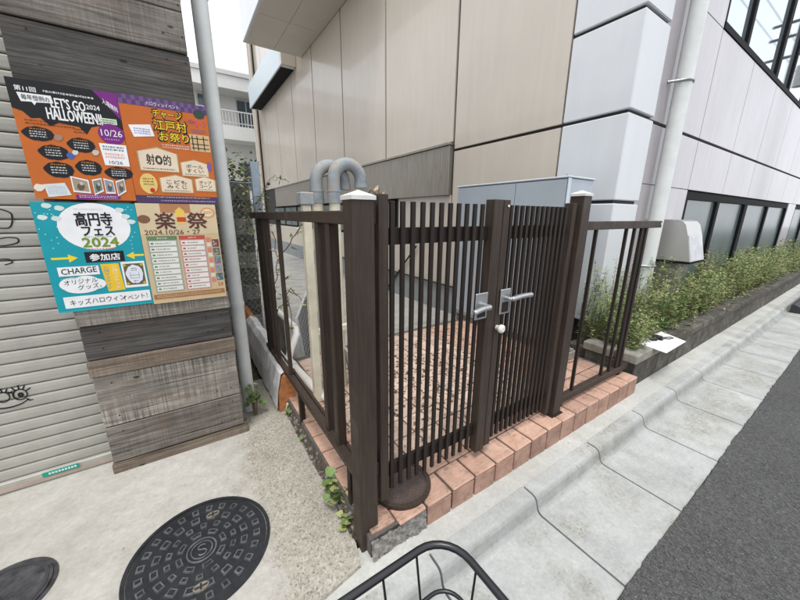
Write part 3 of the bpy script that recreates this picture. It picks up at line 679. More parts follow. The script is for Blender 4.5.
# fallen leaves
mb = MB()
for i in range(1500):
    x = random.uniform(.6, 2.3); y = random.triangular(1.1, 2.6, 1.75); 
    if random.random() > .35 + .65 * max(0, 1 - abs(x - 1.2) / .9): continue
    if (x - 1.3) ** 2 / 1.1 + (y - 1.6) ** 2 / .5 > 1.2 and random.random() < .6: continue
    z = zt(x) + random.uniform(.002, .012); a = random.uniform(0, 6.28); l = random.uniform(.007, .02); d = Vector((math.cos(a), math.sin(a), random.uniform(-.1, .35))) * l; n = Vector((-d.y, d.x, random.uniform(-.3, .3) * l)) * .5
    p0 = Vector((x, y, z)); mb.add([p0 - d, p0 + n, p0 + d, p0 - n], [(0, 1, 2, 3)], random.choice((0, 0, 1, 1, 2, 2, 2)))
tag(mb.build('leaf_litter', m_lleaf, loc=(1.3, 1.7, .2)), 'scattered dry fallen leaves on the terrace behind the gate', 'leaves', kind='stuff')

# ------------------------------------------------------------------ posts, gate leaves, fences
def post(x0, x1, y0, y1, z0, z1, label, cm):
    t = thing('gate_post', ((x0 + x1) / 2, (y0 + y1) / 2, z0), label, 'post', 'brown gate posts with pyramid caps')
    MB().cbox(x0, x1, y0, y1, z0, z1, .003).build('shaft', m_brown, t)
    mb = MB(); a = .004; c = ((x0 + x1) / 2, (y0 + y1) / 2, z1 + .026)
    q = [(x0 - a, y0 - a), (x1 + a, y0 - a), (x1 + a, y1 + a), (x0 - a, y1 + a)]
    V = [(u, v, z1 - .004) for u, v in q] + [(u, v, z1 + .008) for u, v in q] + [c]
    mb.convex(V, [(0, 1, 2, 3)] + [(i, (i + 1) % 4, 4 + (i + 1) % 4, 4 + i) for i in range(4)] + [(4 + i, 4 + (i + 1) % 4, 8) for i in range(4)]); mb.build('cap', cm, t)
    return t
p1 = post(.430, .505, .905, .978, .075, 1.448, 'brown aluminium gate post at the forecourt corner with pale pyramid cap', m_cap)
p2 = post(1.722, 1.797, .915, .99, zt(1.7), 1.505, 'brown aluminium gate post between the gate and the short railing', m_cap)
MB().cbox(1.70, 1.812, .905, 1.0, zt(1.7), zt(1.7) + .008, .002).build('base_plate', m_bar, p2)
for z in (1.355, 1.345): pass
Y0 = .955
def leaf(name, x0, x1, st0, st1, bars, label, lever, bd=.006):
    t = thing(name, (x0, Y0, .26), label, 'gate', 'slatted brown gate leaves')
    MB().cbox(x0, st0, Y0 - .02, Y0 + .025, .262, 1.465, .002).build('stile', m_brown, t)
    MB().cbox(st1, x1, Y0 - .022, Y0 + .025, .25, 1.465, .002).build('stile', m_brown, t)
    me = MB().cbox(-.0088, .0088, -bd, .006, 0, 1.158, .0015).mesh('bar', m_bar)
    for b in bars: place('bar', me, t, (b, Y0 - .004, .287))
    a, b = min(st0, x1), max(st1, x0)
    MB().cbox(a, b, Y0 + .0025, Y0 + .02, 1.300, 1.358, .002).build('top_rail', m_bar, t)
    MB().cbox(a, b, Y0 + .0025, Y0 + .02, .340, .402, .002).build('bottom_rail', m_bar, t)
    return t
gl = leaf('gate_leaf', .535, 1.136, .574, 1.078, [.597 + .0433 * k for k in range(11)], 'slatted brown gate leaf hung on the forecourt corner post', -1)
gr = leaf('gate_leaf', 1.142, 1.700, 1.182, 1.664, [1.2065 + .0383 * k for k in range(12)], 'slatted brown gate leaf hung on the post beside the short railing', 1, .0085)
MB().cyl(1.168, Y0 - .0235, 1.437, 1.438, .004, 8)
def handle(t, px0, px1, lx0, lx1, zc, z0=.962, z1=1.080):
    h = MB().cbox(px0, px1, Y0 - .029, Y0 - .0225, z0, z1, .004).build('handle', m_alu, t)
    MB().cbox(px0 + .012, px1 - .012, Y0 - .0315, Y0 - .0288, z0 + .01, zc - .02, .002).build('lock_insert', m_bar, h)
    pv = px1 - .022 if lx0 < px0 else px0 + .03
    pts = [(pv, Y0 - .028, zc), (pv, Y0 - .058, zc), (pv + (.01 if lx1 > px1 else -.01), Y0 - .066, zc)]
    MB().tube(pts, .009, 10).build('spindle', m_alu, h)
    e = lx1 if lx1 > px1 else lx0; n = 22; P = []; rs = []
    for i in range(n + 1):
        u = i / n; P.append((pv + (e - pv) * u, Y0 - .066, zc + .004 * math.sin(u * 3.1) - .012 * u * (1 if lx0 < px0 else -.3))); rs.append(.0105 + .0018 * (i % 2) - (.004 if i in (0, n) else 0))
    MB().tube(P, rs, 10).build('lever', m_alu, h)
handle(gl, 1.002, 1.076, .955, 1.07, 1.025); handle(gr, 1.160, 1.228, 1.165, 1.335, 1.040)
kb = MB().tube([(1.161, Y0 - .02, .90), (1.161, Y0 - .034, .90), (1.161, Y0 - .04, .90), (1.161, Y0 - .052, .90), (1.161, Y0 - .058, .90)], [.012, .012, .02, .02, .012], 14).build('knob', m_whitep, gr)
MB().tube([(1.166, Y0 - .0215, 1.44), (1.166, Y0 - .0255, 1.44)], .005, 8).build('screw', m_whitep, gr)
for z in (.42, 1.40):
    MB().cbox(.5055, .5345, Y0 - .012, Y0 + .012, z - .03, z + .03, .002).build('hinge', m_bar, gl); MB().cbox(1.7005, 1.7215, Y0 - .012, Y0 + .012, z - .03, z + .03, .002).build('hinge', m_bar, gr)
# short railing
f2 = thing('railing', (2.3, .97, .24), 'short brown railing with missing bars running to the stone planter', 'railing')
MB().cbox(1.7975, 2.862, .945, .985, 1.327, 1.374, .003).build('top_rail', m_brown, f2)
br = MB().cbox(1.7975, 2.84, .945, .985, .254, .30, .003).build('bottom_rail', m_brown, f2)
me = MB().cbox(-.009, .009, -.009, .009, .30, 1.327, .002).mesh('bar', m_bar)
for xb in (1.872, 1.992, 2.372, 2.487, 2.592, 2.612): place('bar', me, f2, (xb, .965, 0))
MB().cbox(2.635, 2.665, .95, .98, .20, 1.327, .002).build('end_upright', m_bar, f2)
MB().cbox(2.838, 2.8445, .942, .9445, 1.346, 1.362, .001).build('screw_cover', m_whitep, f2)
MB().cbox(1.84, 1.88, .955, .975, zt(1.8), .254, .001).build('foot', m_bar, f2); MB().cbox(2.62, 2.66, .955, .975, zt(2.6), .254, .001).build('foot', m_bar, f2)
# side railing going back
f1 = thing('side_railing', (.47, 1.8, .1), 'long brown side railing with missing bars along the forecourt edge', 'railing')
MB().cbox(.447, .487, .979, 2.735, 1.368, 1.413, .003).build('top_rail', m_brown, f1)
MB().cbox(.447, .483, .979, 2.60, .372, .405, .003).build('bottom_rail', m_brown, f1)
MB().cbox(.494, .512, 1.02, 2.60, .372, .392, .003).build('lower_channel', m_brown, f1)
MB().cbox(.4425, .4465, .983, .998, 1.378, 1.398, .001).build('screw_cover', m_whitep, f1)
me = MB().cbox(-.02, .02, -.02, .02, .405, 1.368, .002).mesh('bar', m_brown)
for yb in (1.19, 1.31, 1.96, 2.25, 2.36): place('bar', me, f1, (.467 + (.01 if yb < 1.5 else 0), yb, 0), (0, 0, 0), (1, 1, 1) if yb < 1.5 else (.55, .55, 1))
MB().cbox(.445, .50, 2.45, 2.52, .05, 1.368, .003).build('end_upright', m_bar, f1)
MB().cbox(.452, .482, 1.75, 1.78, .1, .372, .002).build('foot', m_bar, f1)
MB().cbox(.452, .482, 1.05, 1.08, .19, .372, .002).build('foot', m_bar, f1)

# ------------------------------------------------------------------ vent pipes
def bend(x0, x1, y, z, r=.0, n=12, y1=None):
    c = (x0 + x1) / 2; rad = (x1 - x0) / 2; y1 = y if y1 is None else y1
    return [(c - rad * math.cos(math.pi * i / n), y + (y1 - y) * i / n, z + rad * math.sin(math.pi * i / n)) for i in range(n + 1)]
vp = thing('cream_frame_post', (.612, 1.9, .19), 'square cream painted steel post with crossbar behind the side railing', 'post')
MB().cbox(.588, .636, 1.875, 1.923, zt(.6), 1.46, .004).build('upright', m_pipe_c, vp)
MB().cbox(.6365, 1.02, 1.88, 1.915, .66, .70, .003).build('crossbar', m_pipe_c, vp)
MB().cbox(.985, 1.02, 1.88, 1.915, zt(1) , .66, .003).build('short_leg', m_pipe_c, vp)
mb = MB().cbox(.574, .652, 1.86, 1.938, 1.45, 1.52, .006); mb.build('top_clamp', m_elbow, vp)
for i, (x0, x1, y, lab) in enumerate(((.735, .92, 2.05, 'cream vent pipe with grey swan neck bend standing further back'), (.825, 1.01, 1.99, 'cream vent pipe with grey swan neck bend directly behind the capped post'))):
    t = thing('vent_pipe', (x0, y, .19), lab, 'pipe', 'swan neck vent pipes')
    mb = MB(); mb.cyl(x0, y, zt(x0), 1.475, .034, 20); mb.build('riser', m_pipe_c, t)
    zb = 1.60 + .012 * i
    mb = MB(); mb.tube([(x0, y, 1.52), (x0, y, zb - .02)] + bend(x0, x1, y, zb) + [(x1, y, zb - .03)], .0385, 18); mb.build('swan_neck', m_elbow, t)
    mb = MB(); mb.cyl(x0, y, 1.468, 1.535, .0425, 20); mb.cyl(x0, y, 1.535, 1.545, .045, 20); mb.build('socket', m_elbow, t)
    mb = MB(); mb.cyl(x1, y, zb - .045, zb - .012, .043, 20); mb.build('mouth', m_elbow, t)
wd = thing('waste_pipe', (.7, 2.3, .05), 'white plastic waste pipe with double bend lying behind the side railing', 'pipe')
P = [(.69, 1.72, .225), (.64, 1.95, .225), (.60, 2.42, .235), (.60, 2.56, .24), (.64, 2.63, .29), (.72, 2.72, .38), (.74, 2.80, .40), (.74, 2.95, .41), (.72, 3.4, .43), (.70, 3.62, .43)]
MB().tube(P, .03, 14).build('pipe_run', m_whitep, wd); MB().tube([(.60, 2.40, .235), (.60, 2.46, .236)], .036, 14).build('collar', m_whitep, wd); MB().tube([(.74, 2.84, .404), (.738, 2.9, .407)], .036, 14).build('collar', m_whitep, wd)
MB().cbox(.66, .76, 3.3, 3.36, -.05, .405, .004).build('support_block', m_block, wd)
# grey sheet with wire mesh, seen through the railing and the gate
def sheet(name, a, b, c, d, label):
    a, b, c, d = map(Vector, (a, b, c, d)); n = (b - a).cross(d - a).normalized() * .02
    t = thing(name, tuple((a + b) / 2), label, 'panel')
    mb = MB(); mb.convex([a, b, c, d, a - n, b - n, c - n, d - n], [(0, 1, 2, 3), (4, 5, 6, 7), (0, 1, 5, 4), (1, 2, 6, 5), (2, 3, 7, 6), (3, 0, 4, 7)]); mb.build('sheet', plain('grey_sheet', (.45, .46, .475), .5, 0, .15, 6), t)
    mb = MB(); q = n.normalized() * .012
    dv = .62 * (d - a).length / (b - a).length; stp = .075 / (b - a).length
    for i in range(-30, 60):
        for sgn in (1, -1):
            seg = (i * stp, i * stp + sgn * dv)
            u0, u1 = seg; v0, v1 = 0, 1
            def clip(u0, v0, u1, v1):
                if abs(u1 - u0) < 1e-6: return None
                f = lambda uu: v0 + (uu - u0) / (u1 - u0) * (v1 - v0)
                pts = []
                for uu, vv in ((u0, v0), (u1, v1)):
                    if uu < 0: vv = f(0); uu = 0
                    if uu > 1: vv = f(1); uu = 1
                    pts.append((uu, vv))
                return pts if abs(pts[0][0] - pts[1][0]) > .004 and 0 <= pts[0][1] <= 1 and 0 <= pts[1][1] <= 1 else None
            cc = clip(u0, v0, u1, v1)
            if cc: mb.tube([a.lerp(b, u).lerp(d.lerp(c, u), v) + q for u, v in cc], .0018, 4)
    mb.build('wire_mesh', m_bar, t)
sheet('mesh_covered_sheet', (.80, 2.78, .02), (1.45, 4.3, .02), (1.45, 4.45, .50), (.80, 2.95, .45), 'grey sheet covered with diamond wire mesh behind the white waste pipe')
sheet('mesh_covered_sheet', (.93, 1.50, .195), (.93, 2.02, .195), (.86, 2.0, .50), (.86, 1.48, .47), 'small grey sheet with wire mesh leaning inside the gate')

# wrapped timber in the alley
wt = thing('wrapped_timber', (.45, 2.6, .1), 'heavy orange timber wrapped in grey plastic lying by the drainpipe', 'timber')
pr = [(.395, .10), (.455, .10), (.505, .20), (.528, .345), (.52, .37), (.47, .385), (.435, .35), (.40, .24)]
MB().ext(pr, 'y', 2.045, 4.0).build('timber', m_orange, wt)
pr2 = [(.385, .13), (.40, .25), (.43, .36), (.468, .394), (.525, .378), (.536, .34), (.513, .2)]
mb = MB(); rows = []
ny = 26
for i in range(ny):
    y = 2.062 + (3.45 - 2.062) * i / (ny - 1); rows.append([(a + random.uniform(-.005, .004) - .003, y + random.uniform(-.008, .008) + .06 * (b - .2), b + random.uniform(-.003, .005)) for a, b in pr2])
n = len(pr2); mb.add([v for r_ in rows for v in r_], [(i * n + j, i * n + j + 1, (i + 1) * n + j + 1, (i + 1) * n + j) for i in range(ny - 1) for j in range(n - 1)], 0, False)
mb.build('plastic_wrap', m_wrap, wt)
MB().ext([(.43, .104), (.45, .104), (.462, .16), (.44, .16)], 'y', 2.03, 2.044).build('loose_strip', m_whitep, wt)

# ------------------------------------------------------------------ block wall, chain-link fence, vines
bw = thing('block_wall', (.1, 4.1, 0), 'old dark concrete block wall with climbing vines at the alley end', 'wall')
MB().box(-1.2, .70, 4.115, 4.2, -.05, 1.75).build('mortar_core', m_mortar, bw)
me = MB().cbox(.004, .386, 0, .1, .004, .186, .006).mesh('block', m_block)
for r_ in range(9):
    for c_ in range(-2, 5):
        x = -.47 + c_ * .39 + (.195 if r_ % 2 else 0)
        if x + .39 > .78: continue
        place('block', me, bw, (x, 4.105 + random.uniform(-.003, .003), r_ * .19 + .02))
cf = thing('chain_link_fence', (.3, 3.7, .05), 'chain link fence with flat blue grey steel post before the block wall', 'fence')
MB().cbox(.655, .735, 3.68, 3.72, .0, 1.90, .004).build('post', m_zinc, cf)
mb = MB(); s_ = .056; x0, x1, z0, z1 = -.6, .655, .1, 1.7
kk = -40
while kk < 40:
    for sg in (1, -1):
        a = x0 + kk * s_
        za, zb = z0, z1
        xa, xb = (a, a + (z1 - z0) * .9) if sg > 0 else (a + (z1 - z0) * .9, a)
        pts = []
        for (xx, zz) in ((xa, za), (xb, zb)):
            if xx < x0: zz = za + (x0 - xa) / (xb - xa) * (zb - za); xx = x0
            if xx > x1: zz = za + (x1 - xa) / (xb - xa) * (zb - za); xx = x1
            pts.append((xx, zz))
        if abs(pts[0][0] - pts[1][0]) > .02 and z0 - 1e-3 <= min(pts[0][1], pts[1][1]) and max(pts[0][1], pts[1][1]) <= z1 + 1e-3 and abs(pts[0][1] - pts[1][1]) > .02:
            mb.tube([(pts[0][0], 3.70 + sg * .002, pts[0][1]), (pts[1][0], 3.70 + sg * .002, pts[1][1])], .0011, 4, smooth=False)
    kk += 1
mb.build('wire_mesh', m_zinc, cf)
MB().tube([(-.6, 3.7, 1.70), (.655, 3.7, 1.70)], .004, 8).build('top_tube', m_zinc, cf)
def lf(mb, p, d, l, wd, mi):
    d = Vector(d).normalized(); s = d.cross(Vector((random.uniform(-.3, .3), random.uniform(-.3, .3), 1))).normalized() * wd; p = Vector(p); nn = d.cross(s).normalized() * wd * .3
    mb.add([p, p + d * l * .45 + s + nn, p + d * l, p + d * l * .45 - s + nn], [(0, 1, 2), (0, 2, 3)], mi)
def vine(name, strands, label, nl, ls, mats=None, spread=.05):
    t = thing(name, tuple(strands[0][0]), label, 'vine')
    mb = MB(); ml = MB()
    for pts in strands:
        P = []
        for a, b in zip(pts[:-1], pts[1:]):
            for i in range(5): P.append(Vector(a).lerp(Vector(b), i / 5) + Vector([random.uniform(-.012, .012) for _ in range(3)]))
        P.append(Vector(pts[-1])); mb.tube(P, .003, 5)
        for i in range(nl):
            q = random.choice(P) + Vector([random.uniform(-spread, spread) for _ in range(3)]); lf(ml, q, (random.uniform(-1, 1), random.uniform(-1, .3), random.uniform(-.7, .6)), random.uniform(.6, 1.3) * ls, ls * .32, random.choice((0, 0, 1, 2, 3)))
    mb.build('stem', m_stem, t); ml.build('leaves', m_lf, t)
vine('climbing_vine', [[(-.2 + .12 * i, 4.06, .4 + .1 * (i % 3)), (-.1 + .12 * i, 4.05, 1.1), (-.12 + .13 * i, 4.04, 1.75), (-.05 + .12 * i, 4.1, 1.9)] for i in range(7)], 'leafy vine covering the top of the block wall', 330, .05, spread=.13)
vine('climbing_vine', [[(.62, 3.66, .3), (.64, 3.66, 1.0), (.66, 3.65, 1.5), (.86, 3.6, 1.78), (1.0, 3.6, 1.72)], [(.66, 3.66, 1.4), (.75, 3.65, 1.65), (.8, 3.66, 1.3)], [(.60, 3.65, 1.2), (.56, 3.64, 1.6), (.60, 3.65, 1.8)]], 'thin vine hanging on the blue grey fence post', 26, .05, spread=.018)
vine('climbing_vine', [[(.49, 2.42, .2), (.50, 2.40, .8), (.505, 2.2, 1.1), (.52, 1.9, 1.25), (.54, 1.75, 1.35)], [(.50, 2.4, .7), (.53, 2.0, .95), (.55, 1.9, .9)], [(.50, 2.3, 1.3), (.505, 2.1, 1.0), (.51, 2.02, .7)]], 'pale sparse vine climbing through the side railing', 18, .045, spread=.016)
vine('climbing_vine', [[(.53, 1.02, zt(.5)), (.528, 1.03, .9), (.53, 1.02, 1.44), (.545, .99, 1.475), (.57, .97, 1.47)]], 'small yellowish vine tip peeking over the gate beside the capped post', 12, .028, spread=.012)

# ------------------------------------------------------------------ plants with separate leaves
def leaf_mesh(rx, ry, mat):
    n = 9; V = [(0, 0, 0)]; 
    for i in range(n):
        a = -math.pi / 2 + math.tau * i / n; r = 1 + .12 * math.cos(3 * a); V.append((rx * math.cos(a) * r, ry * (1 + math.sin(a)) * r * .5 * 2 - 0, .12 * rx * abs(math.cos(a)) * 2))
    V[0] = (0, ry, -.01 * 0); mb = MB(); mb.add(V, [(0, 1 + i, 1 + (i + 1) % n) for i in range(n)], 0, True); return mb.mesh('leaf', mat)
LM = [leaf_mesh(.017, .016, m_lf[0]), leaf_mesh(.014, .014, m_lf[1]), leaf_mesh(.013, .013, m_lf[2])]
def weed(name, x, y, z, n, spread, h, label, sc=1.0, ell=(1, 1)):
    t = thing(name, (x, y, z), label, 'weed'); mb = MB()
    for i in range(n):
        a = random.uniform(0, 6.28); r = spread * random.uniform(.3, 1); q = Vector((x + r * math.cos(a) * ell[0], y + r * math.sin(a) * ell[1], z + h * random.uniform(.3, 1)))
        mb.tube([(x + .2 * (q.x - x), y + .2 * (q.y - y), z - .004), ((x + q.x) / 2, (y + q.y) / 2, z + h * .5), q], .0012, 4)
        place('leaf', random.choice(LM), t, q, (random.uniform(-.5, .5), random.uniform(-.5, .5), random.uniform(0, 6.28)), (sc * random.uniform(.7, 1.25),) * 3)
    mb.build('stem', m_stem, t)
weed('clover_weed', .436, 1.19, .115, 26, .065, .085, 'clump of round leaved weed growing between forecourt and tiles', 1.45, (.6, 1.5))
weed('clover_weed', .424, 1.03, .10, 8, .035, .05, 'few dark small weed leaves near the foot of the corner post', 1.15, (.5, 1.6))
weed('clover_weed', .445, 1.62, .10, 9, .05, .06, 'low green weed sprouting beside the side railing foot', .8, (.5, 2))
weed('clover_weed', .452, 1.98, .10, 12, .045, .06, 'green weed tuft growing under the end of the wrapped timber', 1.0)
weed('pole_weed', .25, 2.1, .106, 22, .06, .24, 'yellowish green leafy weed at the foot of the drainpipe', 1.25, (.8, .6))

mb = MB(); ny = 70
for i in range(ny):
    y = .985 + (2.1 - .985) * i / (ny - 1); mb.v += [(.420, y, .098), (.432, y, .118 + random.uniform(-.006, .008)), (.446, y, .15 + random.uniform(-.012, .012)), (.456, y, .168 + random.uniform(-.01, .004))]
mb.f = [(i * 4 + j, i * 4 + j + 1, (i + 1) * 4 + j + 1, (i + 1) * 4 + j) for i in range(ny - 1) for j in range(3)]; mb.m = [0] * len(mb.f); mb.sm = [False] * len(mb.f)
st(mb.build('soil_strip', m_soil))
# rubbish: grime along forecourt joint
mb = MB()
for i in range(160):
    y = random.uniform(.95, 2.05); x = .437 + .012 * random.uniform(-1, 1.2); r = random.uniform(.003, .010); z = .108 + max(0, x - .43) * 2 + random.uniform(0, .01); mb.cbox(x - r, x + r, y - r, y + r, z - r, z + r, r * .4, random.choice((0, 0, 1)))
tag(mb.build('grit', [m_rubble, m_soil], loc=(.44, 1.5, .08)), 'loose dark grit in the gap between forecourt and tiled terrace', 'grit', kind='stuff')

# ------------------------------------------------------------------ main building
XB, YB, YW, ZT = 3.27, 1.46, 1.50, 9.5
b = thing('office_building', (8, 6, 0), 'beige and white panel clad office building with low strip windows', 'building')
MB().box(XB + .03, 30, YW + .06, 16.6, -1.4, ZT).build('core_wall', m_joint, b)
# side wall (faces -X) panels
yj = [2.05 + .0, 3.63, 5.42, 7.21, 9.0, 10.79, 12.58, 14.37, 16.6]
zj = [2.265, 3.0 + 2.9, ZT]
def panel(name, x0, x1, y0, y1, z0, z1, mt, g=.006, c=.003): return MB().cbox(x0, x1, y0, y1, z0, z1, c).build(name, mt, b)
g = .022
panel('side_panel', XB, XB + .03, yj[0] + g, yj[1] - g, .37, 2.248, m_beige)
panel('side_panel', XB, XB + .03, yj[0] + g, yj[1] - g, 2.28, 5.9, m_beige)
for a, c_ in zip(yj[1:-1], yj[2:]):
    panel('side_panel', XB, XB + .03, a + g, c_ - g, 2.38, 5.9, m_beige)
for a, c_ in zip(yj[:-1], yj[1:]): panel('side_panel', XB, XB + .03, a + g, c_ - g, 5.912, ZT, m_beige)
# band hood of stained steel + low windows + plinth
for (a, c_) in ((3.65, 7.6), (8.2, 13.6)):
    panel('steel_band', XB - .05, XB + .03, a, c_, 1.68, 2.33, m_steel); panel('band_flashing', XB - .075, XB + .03, a - .01, c_ + .01, 2.333, 2.366, m_steel, c=.004)
panel('low_wall', XB + .005, XB + .03, 3.64, 16.6, .37, .98, m_beige); panel('low_wall', XB + .005, XB + .03, 3.64, 5.0, .98, 1.678, m_beige)
for a in (5.1, 6.6, 8.1, 9.6, 11.1, 12.6):
    wn = panel('side_window', XB + .006, XB + .032, a, a + 1.44, .99, 1.67, m_frame)
    MB().box(XB + .002, XB + .005, a + .06, a + .70, 1.04, 1.62).build('pane', m_frost, wn); MB().box(XB + .002, XB + .005, a + .75, a + 1.39, 1.04, 1.62).build('pane', m_frost, wn)
panel('plinth', XB - .01, XB + .03, 2.06, 16.6, -1.3, .36, m_plinth)
pp = MB().tube([(XB - .03, 2.8, .375), (XB - .03, 9, .375)], .012, 8).build('conduit', m_bar, b); MB().tube([(XB - .03, 5.45, -.1), (XB - .03, 4.40, .9)], .014, 8).build('conduit', m_bar, b)
# corner pilaster, stacked panels wrapping the corner
for z0, z1 in ((.385, 1.515), (1.545, 2.249), (2.279, 2.985), (3.015, 3.735), (3.765, 4.6), (4.63, 5.9), (5.93, ZT)):
    MB().cbox(XB - .012, 3.74, YB, 2.05, z0, z1, .008).build('pilaster_panel', m_white, b)
MB().box(XB + .02, 3.71, YB + .03, 2.04, -.1, ZT - .01).build('pilaster_core', m_joint, b)
MB().box(XB + .03, 3.72, YB + .05, 2.0, -.5, .384).build('pilaster_plinth', m_plinth, b)
# front wall (faces the street)
fj = [3.746, 5.10, 6.45, 7.8, 9.15, 10.5, 11.85, 13.2, 14.55, 15.9, 18.6, 21.3, 24, 27, 30]
for a, c_ in zip(fj[:-1], fj[1:]):
    for z0, z1 in ((1.72, 2.25), (2.278, 3.34)): panel('front_panel', a + .007, c_ - .007, YW, YW + .06, z0, z1, m_front, c=.002)
    panel('front_panel', a + .004, c_ - .004, YW, YW + .06, 5.0, ZT, m_front, c=.002)
panel('front_panel', 3.75, 5.10, YW, YW + .06, .3, 1.715, m_front); panel('front_panel', 3.75, 5.10, YW, YW + .06, 3.345, 4.995, m_front)
panel('front_panel', 11.42, 12.3, YW, YW + .06, .3, 1.715, m_front); panel('front_panel', 5.1, 11.42, YW, YW + .06, .0, .48, m_front); panel('front_panel', 12.3, 30, YW, YW + .06, .0, .48, m_front)
def win(x0, x1, z0, z1, mull, gl, fwid=.07):
    wn = MB().cbox(x0, x1, YW + .012, YW + .055, z1 - fwid, z1, .003).build('window', m_frame, b)
    MB().cbox(x0 + .005, x1 - .005, YW - .008, YW + .054, z0 - .012, z0 + fwid * .8, .003).build('window_sill', m_frame, wn)
    ms = [x0] + mull + [x1]
    for i, x in enumerate(ms):
        hw = fwid * (.6 if i % 2 else .95)
        xa = max(x0 + .003, x - hw); xb = min(x1 - .003, x + hw)
        MB().cbox(xa, xb, YW + (.0 if i % 2 else .006), YW + .053, z0 + fwid * .8 + .001, z1 - fwid - .001, .003).build('mullion', m_frame, wn)
    for i, (a, c_) in enumerate(zip(ms[:-1], ms[1:])):
        MB().box(a, c_, YW + .036 + .008 * (i % 2), YW + .04 + .008 * (i % 2), z0 + .03, z1 - .03).build('pane', gl, wn)
win(5.11, 11.4, .50, 1.70, [6.40, 7.93, 9.5], m_frost, .09)
win(12.32, 18.6, .50, 1.70, [13.9, 15.4, 17.0], m_frost, .09)
win(5.11, 11.4, 3.36, 4.98, [6.03, 7.70, 8.6, 10.1], m_glass, .07)
win(11.42, 18.6, 3.36, 4.98, [12.6, 14.2, 15.4, 17.0], m_glass, .07)
# canopy over the side passage
cn = MB().cbox(1.86, 3.262, 5.3, 9.78, 5.42, 6.4, .01).build('canopy', m_white, b)
for i in range(3):
    y0 = 5.34 + i * 1.463
    MB().cbox(1.92, 2.56, y0 + .004, y0 + 1.459, 5.405, 5.419, .002).build('soffit_panel', m_soffit, cn); MB().cbox(2.566, 3.26, y0 + .004, y0 + 1.459, 5.405, 5.419, .002).build('soffit_panel', m_soffit, cn)
vb = MB().cbox(2.86, 3.265, 10.3, 14.9, 5.33, 6.1, .01).build('duct_cover', m_cloud, b); MB().box(2.9, 3.25, 10.4, 14.8, 5.318, 5.328).build('dark_underside', m_frame, vb)  # flat dark sheet covers the underside of the box
MB().cbox(2.862, 3.265, 10.2, 10.297, 5.33, 6.1, .01).build('end_plate', m_beige, vb)
for y in (15.6, 15.95): 
    MB().cyl(3.19, y, .0, 8.5, .05, 12).build('service_pipe', m_beige, b)
MB().cyl(3.215, 15.3, .0, 8.5, .03, 10).build('service_pipe', m_frame, b)
# downpipe on the front
dn = thing('downpipe', (4.10, 1.415, .3), 'tall pale grey downpipe clamped to the office building front', 'pipe')
MB().cyl(4.10, 1.415, .28, 9.4, .068, 28).build('pipe', m_pipe_g, dn)
for z in (.9, 2.62, 4.6):
    MB().tube([(3.98, 1.499, z), (4.02, 1.42, z), (4.04, 1.36, z), (4.10, 1.342, z), (4.16, 1.36, z), (4.18, 1.42, z)], .012, 8).build('clamp', m_alu, dn)
# cabinet inside the gate
cb = thing('utility_cabinet', (2.75, 2.1, .2), 'blue grey steel utility cabinet standing behind the gate', 'cabinet')
MB().cbox(2.565, 2.93, 1.50, 2.74, .30, 1.69, .006).build('body', m_cab, cb); MB().cbox(2.55, 2.945, 1.49, 2.75, 1.691, 1.705, .004).build('top_cover', m_cab2, cb)
MB().cbox(2.553, 2.564, 1.51, 1.985, .34, 1.68, .003).build('door', m_cab, cb); MB().cbox(2.553, 2.564, 1.992, 2.73, .34, 1.68, .003).build('door', m_cab, cb)
MB().cbox(2.545, 2.585, 1.492, 1.499, .30, 1.688, .002).build('edge_trim', m_cab2, cb); MB().cbox(2.60, 2.90, 1.55, 2.70, .0, .30, .003).build('plinth', m_block, cb)
MB().tube([(2.70, 1.6, 1.70), (2.70, 1.6, 1.735)], .008, 8).build('lifting_eye', m_alu, cb)
gb = thing('grille_block', (2.45, 1.36, .2), 'small grey slotted concrete block on the terrace by the cabinet', 'block')
MB().cbox(2.33, 2.66, 1.30, 1.48, zt(2.4), .30, .006).build('body', m_block, gb)
me = MB().cbox(-.012, .012, 0, .17, 0, .02, .003).mesh('rib', m_block)
for i in range(8): place('rib', me, gb, (2.355 + .038 * i, 1.305, .30))
# vent hood on a plinth in the planter
hd = thing('vent_hood', (4.6, 1.3, .5), 'grey rounded steel vent hood on a block in the planter', 'hood')
pr = [(1.495, .95), (1.135, .95), (1.20, 1.22), (1.235, 1.325), (1.265, 1.358), (1.31, 1.372), (1.495, 1.378)]
MB().ext(pr, 'x', 4.36, 4.80).build('shell', m_hood, hd)
a, c_ = Vector((0, 1.14, .96)), Vector((0, 1.198, 1.215)); n = Vector((0, -.004, .001))
MB().convex([(4.375, *(a + n)[1:]), (4.785, *(a + n)[1:]), (4.785, *(c_ + n)[1:]), (4.375, *(c_ + n)[1:]), (4.375, *a[1:]), (4.785, *a[1:]), (4.785, *c_[1:]), (4.375, *c_[1:])], [(0, 1, 2, 3), (4, 5, 6, 7), (0, 1, 5, 4), (1, 2, 6, 5), (2, 3, 7, 6), (3, 0, 4, 7)]).build('front_plate', m_hoodf, hd)
MB().cbox(4.355, 4.805, 1.13, 1.49, .925, .949, .004).build('drip_edge', m_frame, hd); MB().cbox(4.42, 4.74, 1.24, 1.48, .2, .924, .01).build('support_block', m_block, hd)

